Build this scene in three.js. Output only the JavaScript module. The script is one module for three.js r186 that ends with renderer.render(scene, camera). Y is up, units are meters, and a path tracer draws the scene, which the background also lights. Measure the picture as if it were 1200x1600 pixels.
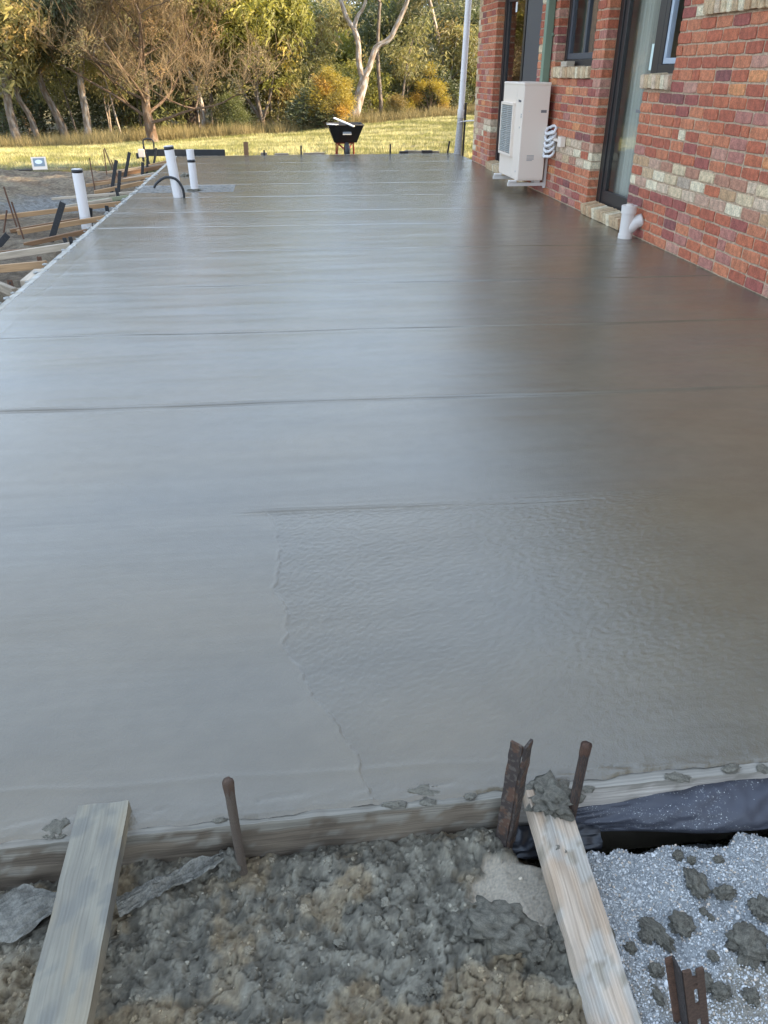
import * as THREE from 'three';
import { RoundedBoxGeometry } from 'three/addons/geometries/RoundedBoxGeometry.js';
import { mergeGeometries, mergeVertices, toCreasedNormals } from 'three/addons/utils/BufferGeometryUtils.js';
import { createNoise2D, createNoise3D } from 'simplex-noise';

// ---------------------------------------------------------------- camera, sky, sun, exposure
const scene = new THREE.Scene();
const camera = new THREE.PerspectiveCamera(67.29, 3 / 4, 0.05, 900);
const YAW = 6.9 * Math.PI / 180, PITCH = 29.93 * Math.PI / 180;
camera.position.set(0, 1.38, 0);
camera.lookAt(Math.sin(YAW) * Math.cos(PITCH), 1.38 - Math.sin(PITCH), -Math.cos(YAW) * Math.cos(PITCH));
const SUN = new THREE.Vector3(0.84, 0.49, 0.20).normalize();
// a clear, slightly milky winter sky: paler towards the horizon and round the sun
function makeSky() {
  const W = 512, H = 256, d = new Float32Array(W * H * 4), v = new THREE.Vector3();
  for (let j = 0; j < H; j++) for (let i = 0; i < W; i++) {
    const up = ((j + 0.5) / H - 0.5) * Math.PI, a = ((i + 0.5) / W - 0.5) * 2 * Math.PI; v.set(Math.cos(a) * Math.cos(up), Math.sin(up), Math.sin(a) * Math.cos(up));
    const e = Math.max(0, v.y), h = Math.pow(1 - e, 2.6), c = Math.max(0, v.dot(SUN)), g = 0.35 * Math.pow(c, 4) + 1.4 * Math.pow(c, 24), k = (j * W + i) * 4;
    for (let q = 0; q < 3; q++) d[k + q] = SKY * ([0.40, 0.53, 0.74][q] * (1 - h) + [1.02, 1.25, 1.50][q] * h + [1.0, 0.92, 0.78][q] * g);
    d[k + 3] = 1;
  }
  const t = new THREE.DataTexture(d, W, H, THREE.RGBAFormat, THREE.FloatType); t.mapping = THREE.EquirectangularReflectionMapping; t.magFilter = t.minFilter = THREE.LinearFilter; t.wrapS = THREE.RepeatWrapping; t.needsUpdate = true; return t;
}
const SKY = 0.95;
scene.background = makeSky(); scene.environment = scene.background;
const sun = new THREE.DirectionalLight(new THREE.Color(1.0, 0.80, 0.54), 5.0);
sun.name = 'sun';
sun.position.copy(SUN).multiplyScalar(80);
sun.target.position.set(0, 0, -20);
sun.position.add(sun.target.position);
sun.castShadow = true;
Object.assign(sun.shadow.camera, { left: -60, right: 60, top: 60, bottom: -60, near: 1, far: 260 });
sun.shadow.mapSize.set(4096, 4096);
scene.add(sun, sun.target);
const renderer = new THREE.WebGLRenderer({ antialias: true });
renderer.toneMapping = THREE.LinearToneMapping;
renderer.toneMappingExposure = 2.75;
renderer.shadowMap.enabled = true;

// ---------------------------------------------------------------- helpers
function rngOf(seed) { let a = seed >>> 0; return () => { a = (a + 0x6d2b79f5) | 0; let t = Math.imul(a ^ (a >>> 15), 1 | a); t = (t + Math.imul(t ^ (t >>> 7), 61 | t)) ^ t; return ((t ^ (t >>> 14)) >>> 0) / 4294967296; }; }
const R0 = rngOf(11);
const n2 = createNoise2D(rngOf(21)), n2b = createNoise2D(rngOf(22)), n2c = createNoise2D(rngOf(23)), n3 = createNoise3D(rngOf(24));
const fbm = (x, y, o = 4, n = n2) => { let s = 0, a = 0.5, f = 1; for (let i = 0; i < o; i++) { s += a * n(x * f, y * f); a *= 0.5; f *= 2.03; } return s; };
const sm = (a, b, x) => { const t = Math.min(1, Math.max(0, (x - a) / (b - a))); return t * t * (3 - 2 * t); };
const lerp = (a, b, t) => a + (b - a) * t;
const mix3 = (a, b, t) => [lerp(a[0], b[0], t), lerp(a[1], b[1], t), lerp(a[2], b[2], t)];
const V = (x, y, z) => new THREE.Vector3(x, y, z);
const lin = (r, g, b) => new THREE.Color().setRGB(r, g, b);
const used = new Map();
function numbered(name) { const n = used.get(name) || 0; used.set(name, n + 1); return n ? name + '_' + String(n).padStart(3, '0') : name; }
function obj(name, geo, m, parent) {
  const o = new THREE.Mesh(geo, m); o.castShadow = o.receiveShadow = true;
  o.name = parent ? name : numbered(name); (parent || scene).add(o); return o;
}
function tag(o, label, category, group) { o.userData.label = label; o.userData.category = category; if (group) o.userData.group = group; return o; }
function thing(name, label, category, [x, y, z] = [0, 0, 0], turn = 0, group) {
  const o = new THREE.Group(); o.name = numbered(name); scene.add(o); o.position.set(x, y, z); o.rotation.y = turn; return tag(o, label, category, group);
}
function struct(name, geo, m) { const o = obj(name, geo, m); o.userData.kind = 'structure'; return o; }
function tex(w, h, f, srgb = true, rx = 1, ry = 1) {        // f(u, v) -> [r, g, b] in 0..1 as stored
  const d = new Uint8Array(w * h * 4);
  for (let j = 0; j < h; j++) for (let i = 0; i < w; i++) { const c = f(i / w, j / h), k = (j * w + i) * 4; for (let q = 0; q < 3; q++) d[k + q] = Math.max(0, Math.min(255, c[q] * 255)); d[k + 3] = 255; }
  const t = new THREE.DataTexture(d, w, h); t.magFilter = THREE.LinearFilter; t.minFilter = THREE.LinearMipmapLinearFilter; t.generateMipmaps = true;
  t.wrapS = t.wrapT = THREE.RepeatWrapping; t.repeat.set(rx, ry); if (srgb) t.colorSpace = THREE.SRGBColorSpace; t.needsUpdate = true; return t;
}
// noise that tiles over u, v in 0..1
const tnoise = (u, v, f, g = f, s = 0) => {
  const o = s * 17.3, N = (a, b) => n2b(a * f + o, b * g - o), wu = sm(0.8, 1, u), wv = sm(0.8, 1, v);
  const bl = (a, b, w) => lerp(a, b, w) / Math.sqrt(w * w + (1 - w) * (1 - w));
  const row = (b) => (wu > 0 ? bl(N(u, b), N(u - 1, b), wu) : N(u, b));
  return wv > 0 ? bl(row(v), row(v - 1), wv) : row(v);
};
const std = (o) => new THREE.MeshStandardMaterial(o);
function uvm(geo, su = 1, sv = su, ou = 0, ov = 0, along = 'x') {   // box-projected uv in metres, u along one axis
  const p = geo.attributes.position, n = geo.attributes.normal, uv = new Float32Array(p.count * 2);
  for (let i = 0; i < p.count; i++) {
    const P = { x: p.getX(i), y: p.getY(i), z: p.getZ(i) }, N = { x: Math.abs(n.getX(i)), y: Math.abs(n.getY(i)), z: Math.abs(n.getZ(i)) };
    const rest = ['x', 'y', 'z'].filter((k) => k !== along), c = N[rest[0]] > N[rest[1]] ? rest[1] : rest[0];
    const end = N[along] > 0.8;
    uv[2 * i] = (end ? P[rest[0]] : P[along]) / su + ou; uv[2 * i + 1] = (end ? P[rest[1]] : P[c]) / sv + ov;
  }
  geo.setAttribute('uv', new THREE.BufferAttribute(uv, 2)); return geo;
}
function bx(w, h, d, x = 0, y = 0, z = 0, r = 0.003) {
  const g = r > 0 ? new RoundedBoxGeometry(w, h, d, 1, Math.min(r, w * 0.45, h * 0.45, d * 0.45)) : new THREE.BoxGeometry(w, h, d);
  const along = w >= h && w >= d ? 'x' : h >= d ? 'y' : 'z';
  uvm(g, 1, 1, R0() * 5, R0() * 5, along); g.translate(x, y, z); return g;
}
const span = (x0, x1, y0, y1, z0, z1, r) => bx(x1 - x0, y1 - y0, z1 - z0, (x0 + x1) / 2, (y0 + y1) / 2, (z0 + z1) / 2, r);
function merge(list) { const l = list.map((g) => { const q = g.index ? g.toNonIndexed() : g; for (const k of Object.keys(q.attributes)) if (!['position', 'normal', 'uv', 'color'].includes(k)) q.deleteAttribute(k); return q; }); return mergeGeometries(l); }
function beam(a, b, w, t, r = 0.003) {                          // a bar from a to b, w wide (level), t thick
  const A = V(...a), B = V(...b), L = A.distanceTo(B), g = bx(L, t, w, 0, 0, 0, r);
  const X = B.clone().sub(A).normalize(), Z = V(0, 1, 0).cross(X).lengthSq() < 1e-6 ? V(0, 0, 1) : X.clone().cross(V(0, 1, 0)).normalize(), Y = Z.clone().cross(X);
  g.applyMatrix4(new THREE.Matrix4().makeBasis(X, Y, Z).setPosition(A.add(B).multiplyScalar(0.5))); return g;
}
function tube(pts, radii, sides = 8, wob = 0, cap = true) {       // tapered tube through points, smooth normals
  const n = pts.length, P = pts.map((p) => (p.isVector3 ? p : V(...p))), pos = [], uv = [], idx = [];
  let up = V(0.31, 0.2, 0.93), len = 0;
  for (let i = 0; i < n; i++) {
    const T = P[Math.min(n - 1, i + 1)].clone().sub(P[Math.max(0, i - 1)]).normalize();
    const X = up.clone().cross(T).normalize(), Y = T.clone().cross(X); up = Y.clone();
    if (i) len += P[i].distanceTo(P[i - 1]);
    const r = Array.isArray(radii) ? radii[i] : radii;
    for (let k = 0; k <= sides; k++) {
      const a = (k % sides) / sides * 2 * Math.PI, rr = r * (1 + (wob ? wob * n3(P[i].x * 3 + Math.cos(a), P[i].y * 3 + Math.sin(a), P[i].z * 3) : 0));
      const q = P[i].clone().addScaledVector(X, Math.cos(a) * rr).addScaledVector(Y, Math.sin(a) * rr);
      pos.push(q.x, q.y, q.z); uv.push(k / sides, len);
      if (i && k) { const a0 = (i - 1) * (sides + 1) + k - 1, b0 = a0 + sides + 1; idx.push(a0, a0 + 1, b0, a0 + 1, b0 + 1, b0); }
    }
  }
  if (cap) for (const [row, flip] of [[0, true], [n - 1, false]]) { const c = pos.length / 3; pos.push(P[row].x, P[row].y, P[row].z); uv.push(0.5, 0); for (let k = 0; k < sides; k++) { const a = row * (sides + 1) + k; flip ? idx.push(c, a + 1, a) : idx.push(c, a, a + 1); } }
  const g = new THREE.BufferGeometry(); g.setAttribute('position', new THREE.Float32BufferAttribute(pos, 3)); g.setAttribute('uv', new THREE.Float32BufferAttribute(uv, 2)); g.setIndex(idx); g.computeVertexNormals(); return g;
}
function curvePts(pts, k) { return new THREE.CatmullRomCurve3(pts.map((p) => (p.isVector3 ? p : V(...p)))).getPoints(k); }
function grid(xs, zs, f, col) {                                 // height field over lists of x and z, uv in metres
  const nx = xs.length, nz = zs.length, pos = new Float32Array(nx * nz * 3), uv = new Float32Array(nx * nz * 2), c = col && new Float32Array(nx * nz * 3), idx = new Uint32Array((nx - 1) * (nz - 1) * 6);
  let q = 0;
  for (let j = 0; j < nz; j++) for (let i = 0; i < nx; i++) {
    const k = j * nx + i, p = f(xs[i], zs[j]), y = Array.isArray(p) ? p[1] : p, x = Array.isArray(p) ? p[0] : xs[i], z = Array.isArray(p) ? p[2] : zs[j];
    pos[3 * k] = x; pos[3 * k + 1] = y; pos[3 * k + 2] = z; uv[2 * k] = x; uv[2 * k + 1] = z;
    if (col) { const w = col(x, z, y); c[3 * k] = w[0]; c[3 * k + 1] = w[1]; c[3 * k + 2] = w[2]; }
    if (i && j) { const a = k - nx - 1, b = k - nx, d = k - 1; idx[q++] = a; idx[q++] = d; idx[q++] = b; idx[q++] = b; idx[q++] = d; idx[q++] = k; }
  }
  const up = zs[1] > zs[0]; if (!up) for (let i = 0; i < idx.length; i += 3) { const t = idx[i]; idx[i] = idx[i + 1]; idx[i + 1] = t; }
  const g = new THREE.BufferGeometry(); g.setAttribute('position', new THREE.BufferAttribute(pos, 3)); g.setAttribute('uv', new THREE.BufferAttribute(uv, 2)); if (col) g.setAttribute('color', new THREE.BufferAttribute(c, 3));
  g.setIndex(new THREE.BufferAttribute(idx, 1)); g.computeVertexNormals(); return g;
}
function range(a, b, step) { const n = Math.max(1, Math.round((b - a) / step)), o = []; for (let i = 0; i <= n; i++) o.push(a + (b - a) * i / n); return o; }
function ranges(...parts) { const o = []; for (const [a, b, s] of parts) { const r = range(a, b, s); if (o.length) r.shift(); o.push(...r); } return o; }

// ---------------------------------------------------------------- textures and materials
const woodTex = tex(1024, 256, (u, v) => {
  const w = tnoise(u, v, 2, 5, 1) * 0.5, g = tnoise(u, v + w * 0.015, 3, 60, 2), f = tnoise(u, v, 10, 160, 3), s = tnoise(u, v, 5, 9, 4);
  const k = 0.89 + 0.07 * g + 0.05 * f + 0.06 * s; return [k, k * 0.985, k * 0.97];
}, true, 0.6, 2.2);
const blotchTex = tex(512, 512, (u, v) => { const k = 0.9 + 0.10 * tnoise(u, v, 6, 6, 5) + 0.09 * tnoise(u, v, 22, 22, 6) + 0.07 * tnoise(u, v, 80, 80, 7); return [k, k, k]; }, true, 1, 1);
const brickTex = tex(1024, 1024, (u, v) => {
  const a = tnoise(u, v, 9, 9, 8), b = tnoise(u, v, 34, 34, 9), c = tnoise(u, v, 130, 130, 10), st = tnoise(u, v, 60, 8, 11);
  let k = 0.89 + 0.09 * a + 0.08 * b + 0.07 * c + 0.05 * st; const pale = Math.max(sm(0.5, 0.85, tnoise(u, v, 14, 26, 12)) * 0.35, sm(0.45, 0.75, tnoise(u, v, 34, 5, 40)) * sm(0.0, 0.5, tnoise(u, v, 5, 7, 41)) * 0.6), pit = sm(0.62, 0.8, tnoise(u, v, 70, 70, 13)) * 0.4;
  k *= 1 - pit; return [lerp(k, 0.93, pale * 0.8), lerp(k, 0.9, pale), lerp(k, 0.88, pale)];
}, true, 1.4, 1.4);
const grainTex = tex(1024, 1024, (u, v) => { const k = 0.5 + 0.2 * tnoise(u, v, 60, 60, 14) + 0.18 * tnoise(u, v, 160, 160, 15) + 0.12 * tnoise(u, v, 22, 22, 16); return [k, k, k]; }, false, 1, 1);
const barkTex = tex(512, 512, (u, v) => { const a = tnoise(u, v, 5, 3, 17), b = tnoise(u, v, 20, 5, 18), c = tnoise(u, v, 50, 16, 19); const k = 0.84 + 0.14 * a + 0.12 * b + 0.07 * c; return [k, k * lerp(0.93, 1, sm(-0.3, 0.4, a)), k * lerp(0.85, 1, sm(-0.3, 0.4, a))]; }, true, 1, 0.7);
const clone = (t, rx, ry) => { const c = t.clone(); c.repeat.set(rx, ry); c.needsUpdate = true; return c; };
const wood = (r, g, b, rough = 0.8) => std({ color: lin(r, g, b), map: woodTex, bumpMap: woodTex, bumpScale: 0.003, roughness: rough });
const M = {
  pine: wood(0.50, 0.31, 0.16), pineOld: wood(0.36, 0.29, 0.21), pinePale: wood(0.62, 0.52, 0.40), pineGreen: wood(0.30, 0.31, 0.19), pineBrown: wood(0.27, 0.15, 0.075),
  black: std({ color: lin(0.018, 0.018, 0.02), roughness: 0.5, map: blotchTex }),
  blackPipe: std({ color: lin(0.02, 0.02, 0.022), roughness: 0.4 }),
  pvc: std({ color: lin(0.76, 0.71, 0.68), roughness: 0.38 }),
  pvcGrey: std({ color: lin(0.66, 0.60, 0.54), roughness: 0.45 }),
  rust: std({ color: lin(0.17, 0.085, 0.05), roughness: 0.85, map: clone(blotchTex, 6, 6), bumpMap: clone(grainTex, 8, 8), bumpScale: 0.002 }),
  rustDark: std({ color: lin(0.06, 0.045, 0.04), roughness: 0.75, map: clone(blotchTex, 6, 6), bumpMap: clone(grainTex, 8, 8), bumpScale: 0.002 }),
  acWhite: std({ color: lin(0.76, 0.635, 0.52), roughness: 0.4 }),
  greyPlastic: std({ color: lin(0.16, 0.155, 0.15), roughness: 0.5 }),
  frame: std({ color: lin(0.022, 0.019, 0.018), roughness: 0.4 }),
  charcoal: std({ color: lin(0.055, 0.06, 0.07), roughness: 0.45 }),
  greenPipe: std({ color: lin(0.16, 0.22, 0.15), roughness: 0.5 }),
  glass: new THREE.MeshPhysicalMaterial({ color: lin(1, 1, 1), transmission: 1, thickness: 0, roughness: 0.02, ior: 1.55 }),
  mortar: std({ color: lin(0.66, 0.47, 0.31), roughness: 0.95, map: clone(brickTex, 2, 2), bumpMap: clone(grainTex, 3, 3), bumpScale: 0.004 }),
  plaster: std({ color: lin(0.45, 0.42, 0.36), roughness: 0.9 }),
  roof: std({ color: lin(0.12, 0.10, 0.09), roughness: 0.7, map: blotchTex }),
  soffit: std({ color: lin(0.30, 0.28, 0.25), roughness: 0.8 }),
};

// ---------------------------------------------------------------- terrain
const SX0 = -1.9, SX1 = 3.3, SZ0 = -1.16, SZ1 = -15.75;         // the slab, top at y = 0
function terrain(x, z) {
  const s = sm(15, 33, -z), left = sm(-1.9, -3.2, x);
  let y = -0.17 - s * (0.46 - 0.045 * Math.max(-14, Math.min(9, x)));
  y += fbm(x * 0.13, z * 0.13, 3) * 0.10 * s + fbm(x * 0.9, z * 0.9, 2) * 0.02;
  const hill = Math.max(0, -z - 44 - 4 * n2(x * 0.02, 3)); y += hill * 0.075;
  if (z > -15.6) y -= 0.25 * sm(-15.9, -15.2, z) * (1 - sm(3.6, 4.4, x)) * (x > -9 ? 1 : 1 - sm(-9, -12, x));
  return y;
}
const grassCol = (x, z) => {
  const a = fbm(x * 0.35, z * 0.5, 4), b = fbm(x * 2.2 + 9, z * 3.2, 3, n2b), dry = sm(-0.15, 0.25, a + 0.45 * b), bare = sm(0.38, 0.55, fbm(x * 0.28 + 40, z * 0.6, 3, n2c));
  let c = mix3([0.185, 0.168, 0.06], [0.37, 0.315, 0.175], dry); c = mix3(c, [0.30, 0.235, 0.15], bare * 0.8);
  return c;
};
const groundMat = std({ vertexColors: true, roughness: 0.95, map: clone(blotchTex, 0.9, 0.9), bumpMap: clone(grainTex, 1.3, 1.3), bumpScale: 0.05 });
struct('ground', grid(ranges([-260, -60, 10], [-60, -16, 1.5], [-16, 16, 0.3], [16, 60, 1.5], [60, 260, 10]), ranges([-300, -70, 8], [-70, -42, 1], [-42, -14, 0.3], [-14, 10, 0.8], [10, 120, 10]), terrain, grassCol), groundMat);

// ---------------------------------------------------------------- concrete slab
const joints = [[-2.42, 0.042, -0.13, 0.95], [-3.475, 0.035, -1.9, 3.3], [-4.635, 0.0275, -1.9, 3.3], [-5.815, 0.042, -0.9, 3.3], [-7.08, 0.03, -0.6, 3.3], [-8.3, 0.03, -1.9, 1.6], [-9.25, 0.04, -1.9, 3.3], [-10.4, 0.03, -1.9, 3.3], [-11.62, 0.03, -1.2, 3.3], [-13.1, 0.02, -1.9, 3.3], [-14.4, 0.02, -1.9, 3.3]];
const trowelPts = [[-2.44, -0.135], [-2.293, -0.096], [-2.092, -0.086], [-1.953, -0.109], [-1.85, -0.071], [-1.73, -0.069], [-1.676, -0.082], [-1.565, -0.032], [-1.465, -0.002], [-1.349, 0.054], [-1.265, 0.086], [-1.1, 0.11]];
function trowelX(z) { for (let i = 1; i < trowelPts.length; i++) if (z <= trowelPts[i][0]) { const a = trowelPts[i - 1], b = trowelPts[i], t = Math.min(1, Math.max(0, (z - a[0]) / (b[0] - a[0]))); return lerp(a[1], b[1], t); } return 0.11; }
const SHEAR = 0.034;
function slabY(x, z) {
  let y = fbm(x * 0.5, z * 0.9, 2) * 0.003;
  { const q = z > -2.5 ? 0.55 : 1 - 0.45 * sm(-5, -9, z); y += q * (n2b(x * 0.9 + z * 0.35, z * 7.5) * 0.0007 + n2c(x * 0.6, z * 3.3) * 0.0013) + n2(x * 1.6, z * 26) * 0.00018; }   // screed chatter
  for (const [z0, k, a, b] of joints) {
    const d = z - (z0 + SHEAR * x + 0.003 * n2(x * 2.1, z0) + 0.009 * n2c(x * 0.5, z0 * 3)); if (Math.abs(d) > 0.12) continue;
    const on = (z0 < -8 ? 0.5 : z0 > -3 ? 0.55 : 0.9) * sm(a - 0.15, a + 0.02, x) * (1 - sm(b - 0.05, b + 0.3, x)), far = 1 + 0.12 * Math.max(0, -z0 - 3), v = 0.65 + 0.35 * n2b(x * 1.7, z0 * 2);
    const w = 0.0042 * Math.min(2.4, far), rg = z0 < -4 ? 0.25 : 1; y += on * v * (0.0036 * rg * Math.exp(-((d - 2.4 * w) ** 2) / (2 * (1.6 * w) ** 2)) - 0.0065 * Math.exp(-(d ** 2) / (2 * w ** 2)) + 0.0018 * rg * Math.exp(-((d + 0.026) ** 2) / (2 * 0.005 ** 2)) - 0.0014 * sm(-0.01, 0.01, d) * (1 - sm(0.03, 0.12, d)));
  }
  if (z > -2.5) {                                                // right of the trowelled pass the skin is ripply
    const e = x - trowelX(z) - 0.007 * n2(3, z * 9) - 0.0035 * n2(7, z * 31), r = sm(0, 0.02, e) * sm(-2.47, -2.4, z);
    y += r * (1 - 0.75 * sm(1.0, 1.9, x)) * (fbm(x * 26 + z * 9, z * 58 - x * 7, 3) * 0.0014 + n2c(x * 60, z * 90) * 0.0003) * (0.5 + 0.5 * sm(-1.25, -1.6, z));
    const on = sm(-2.48, -2.4, z); y += on * (0.0016 * Math.exp(-((e + 0.001) ** 2) / (2 * 0.0045 ** 2)) * (0.9 + 0.4 * n2b(z * 9, 3)) - 0.0015 * sm(-0.001, 0.009, e) * (1 - sm(0.5, 1.2, e)));
    const f = z - (-1.222 + 0.05 * x * 0.8 + 0.006 * n2(x * 3, 8)); y += 0.0016 * Math.exp(-(f ** 2) / (2 * 0.006 ** 2)) * (1 - sm(0.35, 0.5, x));
  }
  if (x < -1.6) { const e = x + 1.74 + 0.01 * n2(z * 3, 5); y += 0.0016 * Math.exp(-(e ** 2) / 0.0002) + (e < 0 ? 0.0008 : 0); }
  const px = sm(-1.95, -1.88, x) * (1 - sm(-0.68, -0.655, x)), pz = sm(-11.62, -11.59, z) * (1 - sm(-10.92, -10.89, z));      // the patch left rough round the pipes
  y += px * pz * (-0.008 + 0.012 * fbm(x * 9, z * 9, 3, n2b) + 0.006 * fbm(x * 30, z * 30, 2));
  if (z > -1.2) y += sm(-1.19, -1.14, z) * (0.0025 + 0.0022 * fbm(x * 14, z * 40, 3) + 0.0012 * n2c(x * 5, z * 9) - 0.007 * Math.exp(-((z + 1.163 - 0.008 * n2(x * 8, 1)) ** 2) / 0.00001) * sm(-0.1, 0.4, n2b(x * 6, 0.3)));
  return y;
}
const frontZ = (x) => -1.122 + 0.010 * fbm(x * 7, 1.7, 4) - 0.014 * sm(0.42, 0.5, x);
const slabXs = ranges([SX0, -1.5, 0.012], [-1.5, -1.05, 0.03], [-1.05, -0.18, 0.0075], [-0.18, 0.2, 0.0031], [0.2, 1.75, 0.0075], [1.75, SX1, 0.035]);
const slabZs = []; { let z = SZ1; const step = (q) => { let s = q < -11.7 ? 0.045 : q < -10.8 ? 0.016 : q < -4.9 ? 0.028 : q < -2.55 ? 0.014 : 0.0056; for (const [z0] of joints) if (Math.abs(q - z0) < 0.05) s = Math.min(s, q < -5 ? 0.006 : 0.0036); return s; }; while (z < -1.15) { slabZs.push(z); z += step(z); } slabZs.push(-1.15, -1.1465, -1.142); }
const slabTop = grid(slabXs, slabZs, (x, z) => { const sh = SHEAR * x * sm(-15.6, -14.6, z) * (1 - sm(-1.75, -1.3, z)); let zz = z + sh; if (z > -1.2) zz = -1.2 + (z + 1.2) / 0.058 * (frontZ(x) + 1.2); return [x, slabY(x, zz) - (z > -1.144 ? 0.006 : 0), zz]; });
const slabRough = tex(1024, 2048, (u, v) => {                     // damp and drier passes of the trowel
  const x = lerp(SX0, SX1, u), z = lerp(SZ1, -1.1, v);
  let k = 0.205 + 0.03 * fbm(x * 0.9, z * 1.6, 3) + 0.025 * n2c(x * 0.6, z * 7) + 0.03 * fbm(x * 7, z * 7, 2);
  if (z > -2.45 && x > trowelX(z)) k -= 0.04;
  if (z < -4.6 && z > -9 && x < -1.2 + 0.25 * n2(z * 0.9, 4)) k -= 0.05;
  if (x > -1.9 && x < -0.66 && z < -10.9 && z > -11.6) k += 0.25;
  return [k, k, k];
}, false, 1 / (SX1 - SX0), 1 / (-1.1 - SZ1));
slabRough.offset.set(-SX0 / (SX1 - SX0), -SZ1 / (-1.1 - SZ1));
const slabCol = tex(1024, 2048, (u, v) => {
  const x = lerp(SX0, SX1, u), z = lerp(SZ1, -1.1, v); let k = 1 + 0.05 * fbm(x * 1.1, z * 2.2, 4) + 0.03 * fbm(x * 8, z * 12, 3, n2b), w = 0.02 * n2c(x * 0.7, z * 1.3); if (z > -2.43 && x < trowelX(z)) k *= 1.035;
  if (x > -1.9 && x < -0.66 && z < -10.9 && z > -11.6) k *= 0.92 - 0.5 * sm(0.1, 0.5, fbm(x * 7, z * 9, 3, n2c));
  return [0.63 * k + w * 0.6, 0.62 * k, 0.585 * k - w];
}, true, 1 / (SX1 - SX0), 1 / (-1.1 - SZ1));
slabCol.offset.copy(slabRough.offset);
const concrete = new THREE.MeshPhysicalMaterial({ ior: 1.65, color: lin(0.425, 0.36, 0.28), map: slabCol, roughness: 1, roughnessMap: slabRough, bumpMap: clone(grainTex, 2.3, 2.3), bumpScale: 0.0006 });
struct('concrete_slab', slabTop, concrete);
const slabBody = span(SX0 + 0.002, SX1, -0.3, -0.012, SZ1 + 0.002, SZ0 + 0.004, 0); struct('concrete_slab_base', slabBody, concrete);

// ---------------------------------------------------------------- excavated dirt: beside the slab and in the foreground
function sideY(x, z) {
  let y = -0.15 + 0.05 * fbm(x * 0.8, z * 0.8, 4) + 0.022 * fbm(x * 5, z * 5, 3, n2b) + 0.008 * fbm(x * 19, z * 19, 2);
  y -= 0.16 * Math.exp(-(((x + 3.1) / 0.9) ** 2 + ((z + 11.6) / 1.1) ** 2)); y += 0.20 * Math.exp(-(((x + 4.6) / 1.1) ** 2 + ((z + 11.2) / 1.6) ** 2)) + 0.10 * Math.exp(-(((x + 4.4) / 1.6) ** 2 + ((z + 13.9) / 0.8) ** 2));
  y -= 0.06 * sm(-2.6, -2.0, x); const far = sm(-14.6, -15.9, z), left = sm(-6.5, -8, x), near = sm(-2.2, -1.2, z);
  const e = Math.max(far, left); if (e > 0) y = lerp(y, terrain(x, z) - 0.03, e); return y - near * 0.5;
}
function sideCol(x, z) {
  const a = fbm(x * 1.1, z * 1.1, 4, n2c), b = fbm(x * 9, z * 9, 3, n2b), g = sm(0.75, 0.25, Math.hypot((x + 3.05) / 1.5, (z + 11.5) / 1.5) + 0.35 * a);
  let c = mix3([0.27, 0.195, 0.125], [0.44, 0.34, 0.225], sm(-0.35, 0.4, a + 0.4 * b)); c = mix3(c, [0.42, 0.42, 0.40], g * 0.85 * sm(-0.5, 0.2, b + 0.3)); 
  const straw = sm(0.1, 0.4, fbm(x * 2.5 + z * 1.5, z * 7, 3)) * sm(-3.3, -4.0, x) * sm(-9.4, -10.2, z); c = mix3(c, [0.48, 0.41, 0.25], straw * 0.6);  // mixes pale yellowish streaks into the outer dirt
  return mix3(c, grassCol(x, z), sm(-14.2, -15.2, z + 0.5 * a)).map((q) => q * (1 + 0.25 * b));
}
const dirtMat = std({ vertexColors: true, roughness: 0.95, bumpMap: clone(grainTex, 3, 3), bumpScale: 0.02, map: clone(blotchTex, 2.3, 2.3) });
struct('excavated_dirt', grid(ranges([-9, -5.2, 0.12], [-5.2, -1.925, 0.028]), ranges([-16.4, -7, 0.03], [-7, -1.0, 0.05]), sideY, sideCol), dirtMat);

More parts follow.
